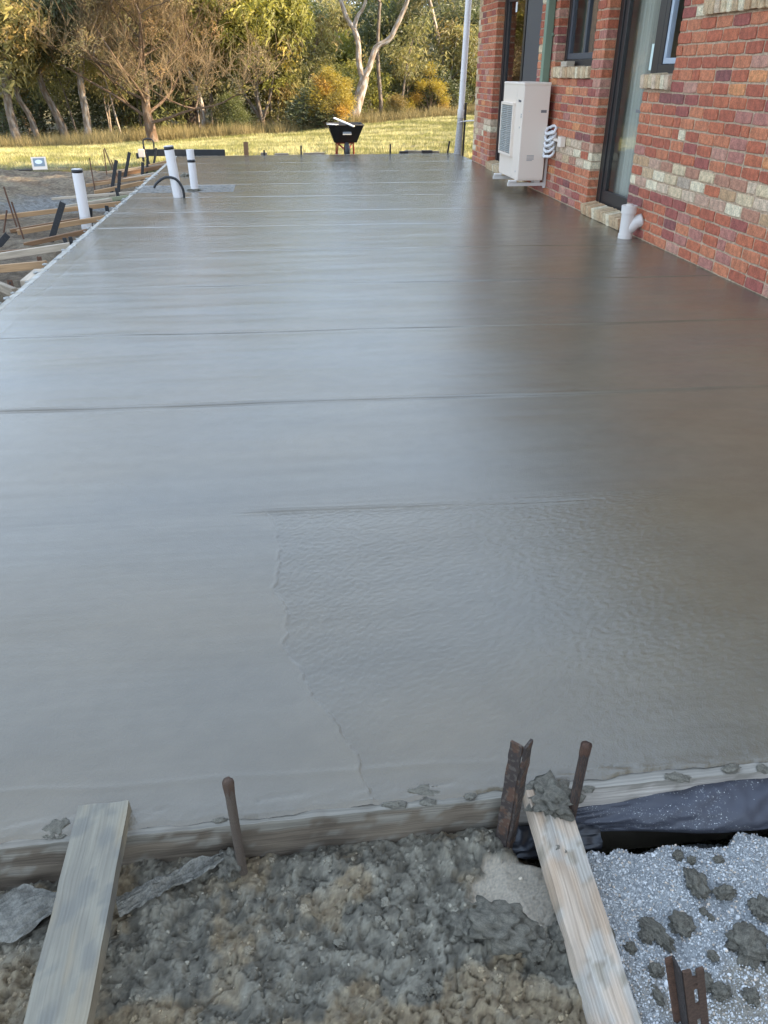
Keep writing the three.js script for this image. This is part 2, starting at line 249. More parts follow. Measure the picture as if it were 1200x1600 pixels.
const moundsF = [[0.33, -0.86, 0.075, 0.05, 0.036], [0.42, -0.83, 0.05, 0.04, 0.02], [0.24, -0.93, 0.05, 0.04, 0.016], [-0.36, -1.0, 0.05, 0.08, 0.022], [0.1, -1.06, 0.16, 0.03, 0.022], [0.3, -1.07, 0.1, 0.03, 0.02], [-0.15, -0.9, 0.12, 0.1, 0.012], [-0.62, -0.83, 0.1, 0.1, 0.02]];
const inGravel = (x, z) => sm(-0.035, 0.05, x - 0.525 - 0.05 * (z + 0.9) * -1.2 - 0.04 * fbm(x * 6, z * 6, 3));
function clayPatch(x, z) { const q = Math.hypot((x - 0.40) / 0.115, (z + 0.94) / 0.10) + 0.55 * fbm(x * 11, z * 11, 4, n2c); return sm(1.05, 0.8, q); }
function foreY(x, z) {
  const g = inGravel(x, z), cl = clayPatch(x, z);
  let y = -0.105 + 0.02 * fbm(x * 3.1, z * 3.1, 3);
  const na = fbm(x * 9, z * 9, 3), nb = fbm(x * 27 + 3, z * 27, 3, n2b), nc = fbm(x * 14, z * 14, 2, n2c), wet = sm(-0.75, -0.05, n2(x * 3.3 + 7, z * 3.3) + 0.25 * n2c(x * 11, z * 11));   // smeared flats with broken edges, cracks and pits
  let rough = 0.008 * (sm(-0.08, 0.05, na + 0.2 * nb) - 0.5) + (0.0065 - 0.0055 * wet) * (sm(-0.06, 0.06, nb) - 0.5) + 0.011 * na + 0.004 * (1 - wet) * fbm(x * 60, z * 60, 2, n2c);
  rough += -0.011 * Math.exp(-((nc / 0.035) ** 2)) * wet - 0.007 * sm(0.36, 0.46, fbm(x * 33, z * 33, 2)) + 0.003 * sm(0.30, 0.5, n2c(x * 52, z * 52)) * sm(0.0, 0.4, n2(x * 8, z * 8)) + 0.0016 * n2b(x * 130, z * 130) * (1.5 - wet);
  y += rough * (1 - 0.8 * g) * (1 - 0.75 * cl) - 0.012 * cl + g * (0.012 * fbm(x * 5, z * 5, 2) + 0.003 * n2b(x * 90, z * 90) + 0.002 * n2(x * 190, z * 190) - 0.012);
  for (const [mx, mz, sx, sz, h] of moundsF) y += h * Math.exp(-(((x - mx) / sx) ** 2 + ((z - mz) / sz) ** 2)) * (1 + 0.5 * fbm(x * 30, z * 30, 2));
  y -= 0.16 * sm(0.40, 0.47, x) * sm(-1.02, -1.06, z - 0.02 * n2(x * 12, 3));          // the trench under the right board
  y -= 0.03 * sm(-0.5, -0.58, x) * sm(-0.95, -1.08, z);
  y -= 0.4 * sm(2.0, 2.9, Math.abs(x)) + 0.25 * sm(0.4, 1.2, z); return y;
}
function foreCol(x, z) {
  const a = fbm(x * 4, z * 4, 4, n2c), b = fbm(x * 40, z * 40, 3, n2b), c0 = fbm(x * 13, z * 13, 3), g = inGravel(x, z), cl = clayPatch(x, z);
  let c = mix3([0.19, 0.168, 0.125], [0.36, 0.322, 0.245], sm(-0.4, 0.4, c0 + 0.5 * b));
  const brown = sm(0.05, 0.4, a + 0.35 * c0 + 0.55 * sm(-0.86, -0.72, z) - 0.02) + 0.9 * sm(-0.5, -0.56, x) * sm(-0.98, -0.9, z);
  c = mix3(c, mix3([0.31, 0.225, 0.13], [0.44, 0.335, 0.20], sm(-0.3, 0.3, b)), Math.min(0.85, brown * 0.85) * (1 - 0.3 * sm(0.1, 0.3, c0)));
  c = mix3(c, [0.74, 0.63, 0.48], cl); 
  const sandy = sm(0.5, 0.62, x) * sm(-0.84, -0.7, z + 0.1 * a); let gc = mix3([0.42, 0.425, 0.42], [0.56, 0.565, 0.55], sm(-0.4, 0.4, b)); gc = mix3(gc, [0.45, 0.38, 0.28], sandy * 0.75 * sm(-0.4, 0.3, a + 0.3));
  c = mix3(c, gc, g); return c.map((q) => q * (1 + 0.22 * n2(x * 120, z * 120)));
}
struct('foreground_dirt', grid(ranges([-3.2, -1.6, 0.03], [-1.6, -0.85, 0.0055], [-0.85, 1.2, 0.0034], [1.2, 2.0, 0.0055], [2.0, 3.3, 0.03]), ranges([-1.128, -0.56, 0.0032], [-0.56, 1.6, 0.03]), foreY, foreCol), std({ vertexColors: true, roughness: 0.85, bumpMap: clone(grainTex, 9, 9), bumpScale: 0.004 }));

// ---------------------------------------------------------------- brick house
const WX = 3.28, CH = 0.0862;                                    // outer brick face, height of a course
const house = thing('brick_house', 'red brick house with cream brick band along the wet concrete slab', 'house', [0, 0, 0]);
const wallPart = obj('wall', merge([                              // mortar core, a little behind the brick faces and short of the openings
  span(WX + 0.007, 3.48, -0.35, 1.735, -7.045, 3.2, 0), span(WX + 0.007, 3.48, 1.735, 2.8, -7.045, -6.63, 0), span(WX + 0.007, 3.48, 1.735, 2.8, -4.4, 3.2, 0), span(WX + 0.007, 3.48, 2.6, 2.8, -6.63, -4.4, 0),
  span(WX + 0.007, 3.48, -0.35, 1.225, -7.595, -7.046, 0), span(WX + 0.007, 3.48, 2.3, 2.8, -8.685, -7.046, 0), span(WX + 0.007, 3.48, -0.35, 0.03, -8.685, -7.596, 0),
  span(WX + 0.007, 3.48, -0.35, 2.8, -8.996, -8.686, 0), span(WX + 0.007, 3.48, -0.35, 1.285, -10.255, -8.997, 0), span(WX + 0.007, 3.48, 2.4, 2.8, -10.244, -8.997, 0),
  span(WX + 0.007, 3.48, -0.35, 2.8, -10.945, -10.256, 0), span(WX + 0.007, 3.48, -0.35, 0.03, -13.195, -10.946, 0), span(WX + 0.007, 3.48, 2.4, 2.8, -13.195, -10.946, 0), span(WX + 0.007, 3.48, -0.35, 2.8, -14.375, -13.206, 0),
]), M.mortar, house);
function solid(y) {                                              // solid stretches of the outer leaf at height y
  const o = [[-14.38, -13.2], [-10.95, -10.25], [-9.0, -8.68]];
  if (y > 2.4) o.push([-13.2, -10.95]); if (y < 1.29 || y > 2.4) o.push([-10.25, -9.0]); if (y > 2.3) o.push([-8.68, -7.05]);
  if (y < 1.22) o.push([-7.6, -7.05]);
  if (y > 1.73 && y < 2.6) { o.push([-7.05, -6.64]); } else o.push([-7.05, -3.6]);
  const m = []; o.sort((a, b) => a[0] - b[0]).forEach((r) => { if (m.length && Math.abs(m[m.length - 1][1] - r[0]) < 0.001) m[m.length - 1][1] = r[1]; else m.push([...r]); }); return m;
}
function brickGeo(seed, L = 0.229, H = 0.0762, D = 0.11) {           // front face towards -x with a worn, uneven outline
  const r = rngOf(seed), o = [], n = 8, j = () => (r() - 0.5) * 0.0095;
  const out = [[-1, -1], [0, -1], [1, -1], [1, 0], [1, 1], [0, 1], [-1, 1], [-1, 0]].map(([a, b]) => { const c = a && b ? 0.98 - 0.04 * r() : 1; return [a * L / 2 * c + j() * 0.7, b * H / 2 * (a && b ? 0.95 - 0.1 * r() * r() : 1) + j() * 0.6]; });
  const bev = out.map(([z, y]) => [z - Math.sign(z) * 0.004 - j() * 0.4, y - Math.sign(y) * 0.004 - j() * 0.4, j() * 0.5]);
  const pos = [], cen = [-0.0008 * r(), 0, 0], P = (x, y, z) => [x, y, z], F = bev.map(([z, y, d]) => P(d * 0.5, y, z)), B = out.map(([z, y]) => P(0.006, y, z)), K = out.map(([z, y]) => P(D, y, z));
  for (let i = 0; i < n; i++) { const k = (i + 1) % n; pos.push(cen, F[k], F[i], F[i], F[k], B[k], F[i], B[k], B[i], B[i], B[k], K[k], B[i], K[k], K[i]); }
  const g = new THREE.BufferGeometry(); g.setAttribute('position', new THREE.Float32BufferAttribute(pos.flat(), 3)); g.computeVertexNormals();
  const nn = g.attributes.normal; let flip = nn.getX(0) > 0; if (flip) { const p = g.attributes.position; for (let i = 0; i < p.count; i += 3) { const a = [p.getX(i), p.getY(i), p.getZ(i)]; p.setXYZ(i, p.getX(i + 1), p.getY(i + 1), p.getZ(i + 1)); p.setXYZ(i + 1, ...a); } g.computeVertexNormals(); }
  uvm(g, 1, 1, r() * 7, r() * 7, 'z'); return g;
}
const brickVar = []; for (let i = 0; i < 14; i++) brickVar.push(brickGeo(300 + i));
const shortVar = []; for (let i = 0; i < 6; i++) shortVar.push(brickGeo(400 + i, 0.11));
const reds = [[0.60, 0.18, 0.085], [0.56, 0.16, 0.08], [0.50, 0.14, 0.075], [0.64, 0.225, 0.11], [0.42, 0.12, 0.088], [0.31, 0.108, 0.09], [0.78, 0.32, 0.13], [0.68, 0.24, 0.115], [0.54, 0.22, 0.16], [0.62, 0.31, 0.215]];
const redW = [20, 18, 15, 13, 8, 3, 4, 9, 6, 4];
const creams = [[0.78, 0.59, 0.36], [0.68, 0.47, 0.27], [0.88, 0.73, 0.49], [0.62, 0.38, 0.20], [0.64, 0.39, 0.26], [0.55, 0.42, 0.30], [0.54, 0.26, 0.16], [0.75, 0.55, 0.37]];
const brickMats = [...reds, ...creams].map((c) => std({ color: lin(...c), map: brickTex, bumpMap: brickTex, bumpScale: 0.004, roughness: 0.88 }));
const anyBrick = std({ vertexColors: true, map: brickTex, bumpMap: brickTex, bumpScale: 0.004, roughness: 0.88 });
const rb = rngOf(77), pickRed = () => { let t = rb() * redW.reduce((a, b) => a + b), i = 0; while ((t -= redW[i]) > 0) i++; return i; };
const all = [];
for (let c = -2; c < 31; c++) {
  const y = c * CH + CH / 2 + 0.002;
  for (const [a, b] of solid(y)) {
    let z = a, k = 0;
    while (z < b - 0.02) {
      let L = k === 0 && c % 2 ? 0.11 : 0.23; if (rb() < 0.05 && k) L = 0.11; if (b - z - L < 0.07) L = b - z - (b - z - L < 0.01 ? 0 : 0.0); L = Math.min(L, b - z);
      const cream = c >= 5 && c <= 7 ? rb() < 0.93 : a === -14.38 && k === 0 ? rb() < 0.8 : rb() < 0.012;
      let m = cream ? [10, 11, 12, 10, 13, 17, 11, 12, 14, 10, 15, 17][Math.floor(rb() * (c >= 5 && c <= 7 ? 12 : 4))] : pickRed(); if (c === 5 || c === 7) if (cream && rb() < 0.25) m = rb() < 0.5 ? 14 : 16;
      if (c <= 1 && rb() < [1, 1, 0.6, 0.25][c + 2]) m = rb() < 0.6 ? 8 : rb() < 0.7 ? 3 : 9;
      all.push({ y, z: z + L / 2, L, m, x: WX + (rb() - 0.5) * 0.005, t: (rb() - 0.5) * 0.012, q: (rb() - 0.5) * 0.012, s: rb() });
      z += L + 0.0105; k++;
    }
  }
}
const inView = (b) => b.z < -4.95 - Math.max(0, b.y) * 0.35 && b.y < 2.1 && b.y > -0.03;
const near = all.filter(inView).sort((a, b) => b.z - a.z).slice(0, 300), nearSet = new Set(near), restBricks = [];
for (const b of all) {
  const short = b.L < 0.17, base = short ? shortVar[Math.floor(b.s * 6)] : brickVar[Math.floor(b.s * 14)], sc = b.L / (short ? 0.11 : 0.23);
  const mtx = new THREE.Matrix4().compose(V(b.x, b.y, b.z), new THREE.Quaternion().setFromEuler(new THREE.Euler(b.t * 1.2, b.q * 0.5, b.t * 0.5)), V(1, 1, sc));
  if (nearSet.has(b)) { const o = obj('brick', base, brickMats[b.m], wallPart); o.position.set(b.x, b.y, b.z); o.rotation.set(b.t * 1.2, b.q * 0.5, b.t * 0.5); o.scale.z = sc; }
  else { const g = base.clone().applyMatrix4(mtx), c = [...reds, ...creams][b.m], col = new Float32Array(g.attributes.position.count * 3); for (let i = 0; i < col.length; i += 3) col.set(c, i); g.setAttribute('color', new THREE.BufferAttribute(col, 3)); restBricks.push(g); }
}
const restMesh = obj('brick', mergeGeometries(restBricks), anyBrick, wallPart); restMesh.userData.kind = 'stuff';

// sills of bricks on edge, each brick a piece of its sill
const sillVar = []; for (let i = 0; i < 6; i++) sillVar.push(brickGeo(500 + i, 0.076, 0.112, 0.16));
const rs = rngOf(88), sillCol = [10, 11, 13, 12, 17, 11, 10];
function brickSill(parent, z0, z1, y, x, tilt) {
  const n = Math.round((z1 - z0) / 0.0855), s = obj('sill', span(x + 0.012, x + 0.16, y - 0.05, y + 0.045, z0 + 0.01, z1 - 0.01, 0), M.mortar, parent);
  for (let i = 0; i < n; i++) { const b = obj('brick', sillVar[i % 6], brickMats[sillCol[Math.floor(rs() * 7)]], s); b.position.set(x + (rs() - 0.5) * 0.006, y + (rs() - 0.5) * 0.006, z0 + (i + 0.5) * (z1 - z0) / n); b.rotation.set((rs() - 0.5) * 0.03, 0, tilt); }
  return s;
}
// doors and windows: frames stand 0.12 m back in their openings
function pane(parent, x, y0, y1, z0, z1) { const g = new THREE.PlaneGeometry(z1 - z0, y1 - y0); g.rotateY(-Math.PI / 2); g.translate(x, (y0 + y1) / 2, (z0 + z1) / 2); return obj('pane', g, M.glass, parent); }
function ring(x0, x1, y0, y1, z0, z1, w, wb = w) { return merge([span(x0, x1, y0, y0 + wb, z0, z1), span(x0, x1, y1 - w, y1, z0, z1), span(x0, x1, y0 + wb + 0.0005, y1 - w - 0.0005, z0, z0 + w), span(x0, x1, y0 + wb + 0.0005, y1 - w - 0.0005, z1 - w, z1)]); }
const curtainMat = std({ color: lin(0.40, 0.41, 0.34), roughness: 0.95, map: clone(blotchTex, 1.5, 0.4), side: THREE.DoubleSide });
const brownCurtain = std({ color: lin(0.22, 0.16, 0.12), roughness: 0.95, map: clone(blotchTex, 1.5, 0.4), side: THREE.DoubleSide });
function drape(name, m, parent, x, y0, y1, z0, z1, folds = 9, amp = 0.025) {
  const zs = range(z0, z1, 0.02), g = grid(zs, [y0, (y0 + y1) / 2, y1], (z, y) => [x + amp * Math.sin((z - z0) * folds * 6) + 0.01 * n2(z * 6, y), y, z]); return obj(name, g, m, parent);
}
// door with sidelight
const door1 = obj('door', ring(3.392, 3.46, 0.03, 2.3, -8.68, -7.62, 0.10, 0.07), M.frame, house); door1.userData.label = 'dark framed glass door with a paper notice stuck on the pane';
obj('door_leaf', ring(3.405, 3.45, 0.105, 2.2, -8.575, -7.70, 0.085, 0.15), M.frame, door1);
pane(door1, 3.425, 0.25, 2.12, -8.495, -7.78);
obj('notice', span(3.4195, 3.4215, 1.37, 1.58, -7.865, -7.79, 0), std({ color: lin(0.62, 0.72, 0.66), roughness: 0.6 }), door1);
obj('threshold', span(3.33, 3.47, 0.012, 0.045, -8.67, -7.61), M.charcoal, door1);
drape('curtain', curtainMat, door1, 3.56, 0.06, 2.25, -8.62, -7.68);
const handle1 = obj('handle', merge([span(3.37, 3.404, 1.02, 1.05, -7.75, -7.73), span(3.355, 3.372, 1.022, 1.048, -7.87, -7.73)]), M.greyPlastic, door1);
brickSill(door1, -8.68, -7.6, 0.055, 3.225, 0.16);
const side1 = obj('window', ring(3.392, 3.46, 1.345, 2.3, -7.615, -7.05, 0.07), M.frame, house);
obj('sash', ring(3.40, 3.445, 1.42, 2.23, -7.54, -7.125, 0.045), std({ color: lin(0.45, 0.52, 0.60), roughness: 0.35, metalness: 0.3 }), side1);  // light blue tint stands in for sky reflected in the aluminium edge
pane(side1, 3.422, 1.46, 2.19, -7.5, -7.17);
brickSill(side1, -7.615, -7.045, 1.285, 3.245, 0.06);
// far window
const win2 = obj('window', ring(3.392, 3.46, 1.40, 2.4, -10.245, -9.0, 0.075), M.frame, house);
obj('sash', merge([ring(3.40, 3.445, 1.478, 2.32, -10.165, -9.08, 0.06), span(3.402, 3.443, 1.54, 2.26, -9.66, -9.60)]), M.charcoal, win2);
pane(win2, 3.424, 1.53, 2.27, -10.11, -9.135);
drape('curtain', brownCurtain, win2, 3.56, 1.42, 2.35, -10.15, -9.6);
brickSill(win2, -10.25, -9.0, 1.345, 3.245, 0.06);
tag(obj('loose_brick', bx(0.10, 0.055, 0.2, 3.31, 1.43, -9.86, 0.006), M.pinePale), 'small pale brick offcut lying on the brick window sill', 'brick');
// near window, only its sill low enough to be seen
const win3 = obj('window', ring(3.392, 3.46, 1.85, 2.6, -6.63, -4.4, 0.075), M.frame, house);
pane(win3, 3.424, 1.92, 2.53, -6.56, -4.47);
brickSill(win3, -6.64, -4.4, 1.79, 3.245, 0.06);
// wide far doorway
const door2 = obj('door', ring(3.392, 3.46, 0.03, 2.4, -13.195, -10.95, 0.09, 0.06), M.frame, house); door2.userData.label = 'wide dark glazed doorway behind the outdoor unit';
obj('door_leaf', ring(3.41, 3.45, 0.095, 2.305, -13.1, -12.1, 0.09, 0.12), M.frame, door2);
pane(door2, 3.43, 0.21, 2.22, -13.015, -12.185);
obj('door_leaf', merge([span(3.415, 3.45, 0.095, 2.305, -12.06, -11.045), span(3.408, 3.4155, 0.2, 2.2, -11.95, -11.15)]), M.charcoal, door2);
obj('notice', span(3.4245, 3.4265, 2.08, 2.2, -12.72, -12.64, 0), std({ color: lin(0.8, 0.8, 0.78), roughness: 0.6 }), door2);
brickSill(door2, -13.195, -10.95, 0.045, 3.235, 0.16);
// rooms, end wall, wing and roof
obj('interior_wall', merge([span(6.4, 6.5, -0.3, 2.7, -14.3, 3.1, 0), span(3.5, 6.38, 2.62, 2.7, -14.3, 3.1, 0), span(3.5, 6.38, -0.05, 0.02, -14.3, 3.1, 0), span(3.5, 6.38, 0.02, 2.6, -11.0, -10.9, 0), span(3.5, 6.38, 0.02, 2.6, -8.95, -8.8, 0), span(3.5, 6.38, 0.02, 2.6, -6.98, -6.9, 0)]), M.plaster, house);
obj('end_wall', merge([span(3.49, 12.2, -0.35, 2.8, -14.375, -14.25, 0), span(3.3, 12.2, -0.35, 2.8, 3.1, 3.25, 0), span(12.05, 12.2, -0.35, 2.8, -14.24, 3.09, 0)]), std({ color: lin(0.30, 0.12, 0.09), roughness: 0.9, map: brickTex }), house);
const EX = 2.86, EY = 2.72;
function roofShape(x0, x1, xr, yr, z0, z1, y) {
  const s = new THREE.Shape(); s.moveTo(x0, y); s.lineTo(xr, yr); s.lineTo(x1, y); s.lineTo(x1, y - 0.12); s.lineTo(x0, y - 0.12); s.closePath();
  const g = new THREE.ExtrudeGeometry(s, { depth: z1 - z0, bevelEnabled: false }); g.translate(0, 0, z0); return g;
}
obj('roof', merge([roofShape(EX, 12.6, 7.7, 5.2, -14.75, 3.6, EY + 0.14)]), M.roof, house);
obj('gutter', merge([span(EX - 0.11, EX - 0.002, EY - 0.005, EY + 0.11, -14.75, 3.6)]), M.greenPipe, house);
obj('soffit', span(EX, 3.275, EY - 0.012, EY + 0.018, -14.7, 3.5, 0), M.soffit, house);
const dpz = -10.44; obj('downpipe', merge([span(3.185, 3.275, 1.0, EY - 0.02, dpz - 0.05, dpz + 0.05, 0.008), span(3.255, 3.279, 1.72, 1.75, dpz - 0.075, dpz + 0.075)]), M.greenPipe, house);
obj('downpipe_shoe', span(3.19, 3.27, 0.1, 1.0, dpz - 0.045, dpz + 0.045, 0.008), M.pvcGrey, house);

// ---------------------------------------------------------------- air-conditioner outdoor unit on its wall brackets
{
  const x0 = 2.885, x1 = 3.215, z0 = -11.0, z1 = -10.08, y0 = 0.175, y1 = 1.245;
  const a = thing('outdoor_unit', 'white air conditioner outdoor unit on wall brackets beside the brick wall', 'air conditioner', [0, 0, 0]);
  obj('casing', merge([span(x0 + 0.001, x1, y0 + 0.012, y1 - 0.02, z0, z0 + 0.012, 0.004), span(x0 + 0.001, x1, y0 + 0.012, y1 - 0.02, z1 - 0.30, z1, 0.012), span(x1 - 0.02, x1, y0 + 0.012, y1 - 0.02, z0 + 0.013, z1 - 0.301, 0.002), span(x0, x0 + 0.012, y0 + 0.012, 0.45, z0 + 0.0005, z1 - 0.301, 0.004), span(x0, x0 + 0.012, 0.99, y1 - 0.02, z0 + 0.0005, z1 - 0.301, 0.004), span(x0, x0 + 0.012, 0.4505, 0.9895, z0 + 0.0005, z0 + 0.045, 0.002), span(x0, x0 + 0.012, 0.4505, 0.9895, -10.43, z1 - 0.301, 0.002), span(x0 - 0.004, x1 + 0.004, y1 - 0.034, y1, z0 - 0.004, z1 + 0.004, 0.012), span(x0 + 0.004, x1 - 0.004, y0, y0 + 0.03, z0 + 0.004, z1 - 0.004, 0.005)]), M.acWhite, a);
  const gz0 = -10.985, gz1 = -10.40, gy0 = 0.42, gy1 = 1.02, gx = x0 - 0.03;
  const grille = obj('grille', merge([ring(gx, x0 + 0.004, gy0, gy1, gz0, gz1, 0.03), span(gx + 0.012, gx + 0.018, gy0 + 0.03, gy1 - 0.03, (gz0 + gz1) / 2 - 0.008, (gz0 + gz1) / 2 + 0.008)]), M.acWhite, a);
  { const fan = []; const hub = new THREE.CylinderGeometry(0.06, 0.06, 0.05, 20); hub.rotateZ(Math.PI / 2); uvm(hub); fan.push(hub); for (let k = 0; k < 3; k++) { const bl = bx(0.006, 0.17, 0.19, 0, 0.14, 0.02, 0.002); bl.rotateY(0.5); bl.rotateX(k * 2.094); fan.push(bl); } const f = obj('fan', merge(fan), std({ color: lin(0.30, 0.30, 0.30), roughness: 0.6 }), a); f.position.set(x0 + 0.09, 0.72, -10.69); }
  const slats = []; for (let y = gy0 + 0.045; y < gy1 - 0.03; y += 0.021) slats.push(span(gx + 0.002, gx + 0.009, y, y + 0.0075, gz0 + 0.03, gz1 - 0.03, 0)); for (let z = gz0 + 0.06; z < gz1 - 0.03; z += 0.045) slats.push(span(gx + 0.010, gx + 0.016, gy0 + 0.03, gy1 - 0.03, z, z + 0.006, 0));
  obj('slats', merge(slats), std({ color: lin(0.45, 0.45, 0.42), roughness: 0.5 }), grille).userData.kind = 'stuff';
  const dk = std({ color: lin(0.10, 0.10, 0.11), roughness: 0.5 }), marks = []; for (let i = 0; i < 6; i++) marks.push(span(x0 - 0.0012, x0 + 0.001, 1.035, 1.058 + (i === 0 ? 0.008 : 0), -10.275 + i * 0.019, -10.263 + i * 0.019, 0), span(x0 - 0.0012, x0 + 0.001, 1.035 + 0.009 * (i % 2), 1.040 + 0.009 * (i % 2), -10.262 + i * 0.019, -10.257 + i * 0.019, 0));
  obj('badge', merge(marks), dk, a);
  obj('printed_panel', merge([span(x0 - 0.0012, x0 + 0.001, 0.87, 0.895, -10.13, -10.105, 0), span(x0 - 0.0012, x0 + 0.001, 0.90, 0.915, -10.13, -10.105, 0), span(x0 - 0.0012, x0 + 0.001, 0.755, 0.775, -10.17, -10.15, 0), span(x0 - 0.0012, x0 + 0.001, 0.262, 0.28, -10.20, -10.185, 0)]), std({ color: lin(0.3, 0.3, 0.3), roughness: 0.5 }), a);
  const rows = []; for (let i = 0; i < 5; i++) rows.push(span(2.985, 3.075 - 0.02 * (i === 0), 0.40 + 0.014 * i, 0.407 + 0.014 * i, z1 - 0.001, z1 + 0.0012, 0)); obj('rating_label', merge(rows), std({ color: lin(0.32, 0.30, 0.29), roughness: 0.6 }), a);
  obj('hand_grip', span(3.115, 3.185, 0.925, 0.955, z1 - 0.01, z1 + 0.0015, 0.001), M.greyPlastic, a); obj('screw', span(2.965, 2.977, 0.935, 0.947, z1 - 0.002, z1 + 0.003, 0.001), M.pvcGrey, a);
  for (const z of [-10.16, -10.9]) { const f = obj('bracket', merge([span(2.79, 3.279, 0.105, 0.145, z - 0.02, z + 0.02), span(3.245, 3.278, 0.08, 0.62, z - 0.0195, z + 0.0195), span(2.80, 2.90, 0.1455, 0.1745, z - 0.03, z + 0.03, 0.008), span(3.12, 3.2, 0.1455, 0.1745, z - 0.03, z + 0.03, 0.008)]), M.pvcGrey, a); f.userData.label = 'cream steel wall bracket'; }
  for (let i = 0; i < 5; i++) { // the coiled pipes hang beside the unit's back
    const cy = 0.50 + i * 0.062, pts = []; for (let k = 0; k <= 24; k++) { const t = k / 24 * Math.PI * 2; pts.push(V(3.305 - 0.075 + 0.055 * Math.cos(t) + 0.02 * 0, cy + 0.05 * Math.cos(t + 0.4) * 0.9 + 0.012 * n2(i * 3, t), -9.98 + 0.10 * Math.sin(t))); }
    obj('insulated_pipe', tube(pts, 0.0165, 8, 0, false), std({ color: lin(0.72, 0.69, 0.66), roughness: 0.75 }), a);
  }
  tag(obj('junction_box', merge([span(3.215, 3.279, 0.59, 0.70, -9.66, -9.55, 0.008), span(3.235, 3.275, 0.635, 0.665, -9.90, -9.661, 0.006)]), M.acWhite), 'small white junction box screwed to the brick wall beside the pipe coil', 'junction box');
}
// PVC branch at the foot of the wall
{
  const t = thing('drain_branch', 'pale grey plastic drain branch standing in the slab at the wall foot', 'drain pipe', [3.165, 0, -7.25]);
  const cyl = (r, h, y, r2 = r) => { const g = new THREE.CylinderGeometry(r2, r, h, 28, 1); g.translate(0, y, 0); return g; };
  obj('pipe', cyl(0.06, 0.28, 0.13), M.pvcGrey, t); obj('collar', merge([cyl(0.069, 0.05, 0.245), cyl(0.066, 0.04, 0.018)]), M.pvcGrey, t); obj('cap', merge([cyl(0.07, 0.018, 0.279), cyl(0.03, 0.012, 0.294)]), M.pvcGrey, t);
  obj('branch', tube(curvePts([[0.0, 0.06, 0.0], [0.035, 0.10, 0.02], [0.075, 0.145, 0.035], [0.125, 0.165, 0.045]], 10), [0.045, 0.05, 0.053, 0.054, 0.055, 0.055, 0.055, 0.055, 0.06, 0.06, 0.06], 20), M.pvcGrey, t);
}
// white downpipe at the far corner, held to a picket
{
  const t = thing('white_downpipe', 'tall white plastic downpipe standing at the far corner of the slab', 'pipe', [3.3, -0.02, -15.62]);
  obj('pipe', tube([[0.015, 0.72, 0], [0.075, 2.95, 0]], 0.055, 18), M.pvc, t); obj('joint', tube([[0.012, 0.62, 0], [0.016, 0.76, 0]], 0.066, 18), M.pvcGrey, t); obj('lower_pipe', tube([[-0.02, -0.1, 0], [0.012, 0.64, 0]], [0.075, 0.055], 16, 0.05), std({ color: lin(0.5, 0.46, 0.42), roughness: 0.6, map: clone(blotchTex, 3, 3) }), t);
  tag(obj('steel_picket', beam([3.375, -0.25, -15.60], [3.395, 0.85, -15.60], 0.045, 0.03), M.black), 'black steel picket tied against the white downpipe', 'picket');
  tag(obj('tie_tape', tube(curvePts([[3.25, 0.53, -15.52], [3.4, 0.55, -15.56], [3.6, 0.58, -15.2], [3.62, 0.60, -14.45]], 16), 0.012, 6), M.pvc), 'white tape strung from the downpipe to the house corner', 'tape');
}

// ---------------------------------------------------------------- formwork along the slab
function vcol(g, f) { const p = g.attributes.position, c = new Float32Array(p.count * 3); for (let i = 0; i < p.count; i++) c.set(f(p.getX(i), p.getY(i), p.getZ(i)), 3 * i); g.setAttribute('color', new THREE.BufferAttribute(c, 3)); return g; }
function ridged(x0, x1, y0, y1, z0, z1, step, amp, seed) {        // a plank cut fine enough to carry dents and splatter
  const nx = Math.max(2, Math.round((x1 - x0) / step)), ny = Math.max(2, Math.round((y1 - y0) / step)), nz = Math.max(2, Math.round((z1 - z0) / step)), g = new THREE.BoxGeometry(x1 - x0, y1 - y0, z1 - z0, nx, ny, nz); uvm(g, 1, 1, seed, seed * 0.7, x1 - x0 > z1 - z0 ? 'x' : 'z'); g.translate((x0 + x1) / 2, (y0 + y1) / 2, (z0 + z1) / 2);
  const p = g.attributes.position; for (let i = 0; i < p.count; i++) { const x = p.getX(i), y = p.getY(i), z = p.getZ(i), a = amp; p.setXYZ(i, x + a * n3(x * 7 + seed, y * 30, z * 7), y + a * 0.8 * n3(x * 9, y * 9 + seed, z * 25), z + a * n3(x * 12, y * 22, z * 12 + seed)); } g.computeVertexNormals(); return toCreasedNormals(g, 0.7);
}
const splashed = std({ vertexColors: true, map: woodTex, bumpMap: woodTex, bumpScale: 0.003, roughness: 0.75 });
const cem = [0.29, 0.27, 0.225];
tag(obj('formwork_board', vcol(ridged(-2.4, 0.425, -0.19, -0.004, -1.153, -1.108, 0.012, 0.0022, 3), (x, y, z) => { const s = sm(0.05, 0.3, fbm(x * 9, y * 16, 4) + (y > -0.03 ? 0.3 : -0.12)); return mix3(mix3([0.14, 0.11, 0.08], [0.21, 0.17, 0.125], sm(-0.3, 0.3, fbm(x * 3, y * 9, 3, n2b))), cem, y > -0.012 ? 0.75 + 0.25 * s : s * 0.85); }), splashed), 'dark wet formwork board smeared with cement, holding the slab front', 'board');
tag(obj('formwork_board', vcol(ridged(0.43, 2.9, -0.105, -0.006, -1.153, -1.112, 0.012, 0.002, 8), (x, y, z) => { const s = sm(0.15, 0.45, fbm(x * 9, y * 16, 4) + (y > -0.02 ? 0.25 : -0.15)); return mix3([0.50, 0.46, 0.41], cem, y > -0.014 ? 0.8 : s * 0.7); }), splashed), 'pale weathered formwork board above the black plastic', 'board');
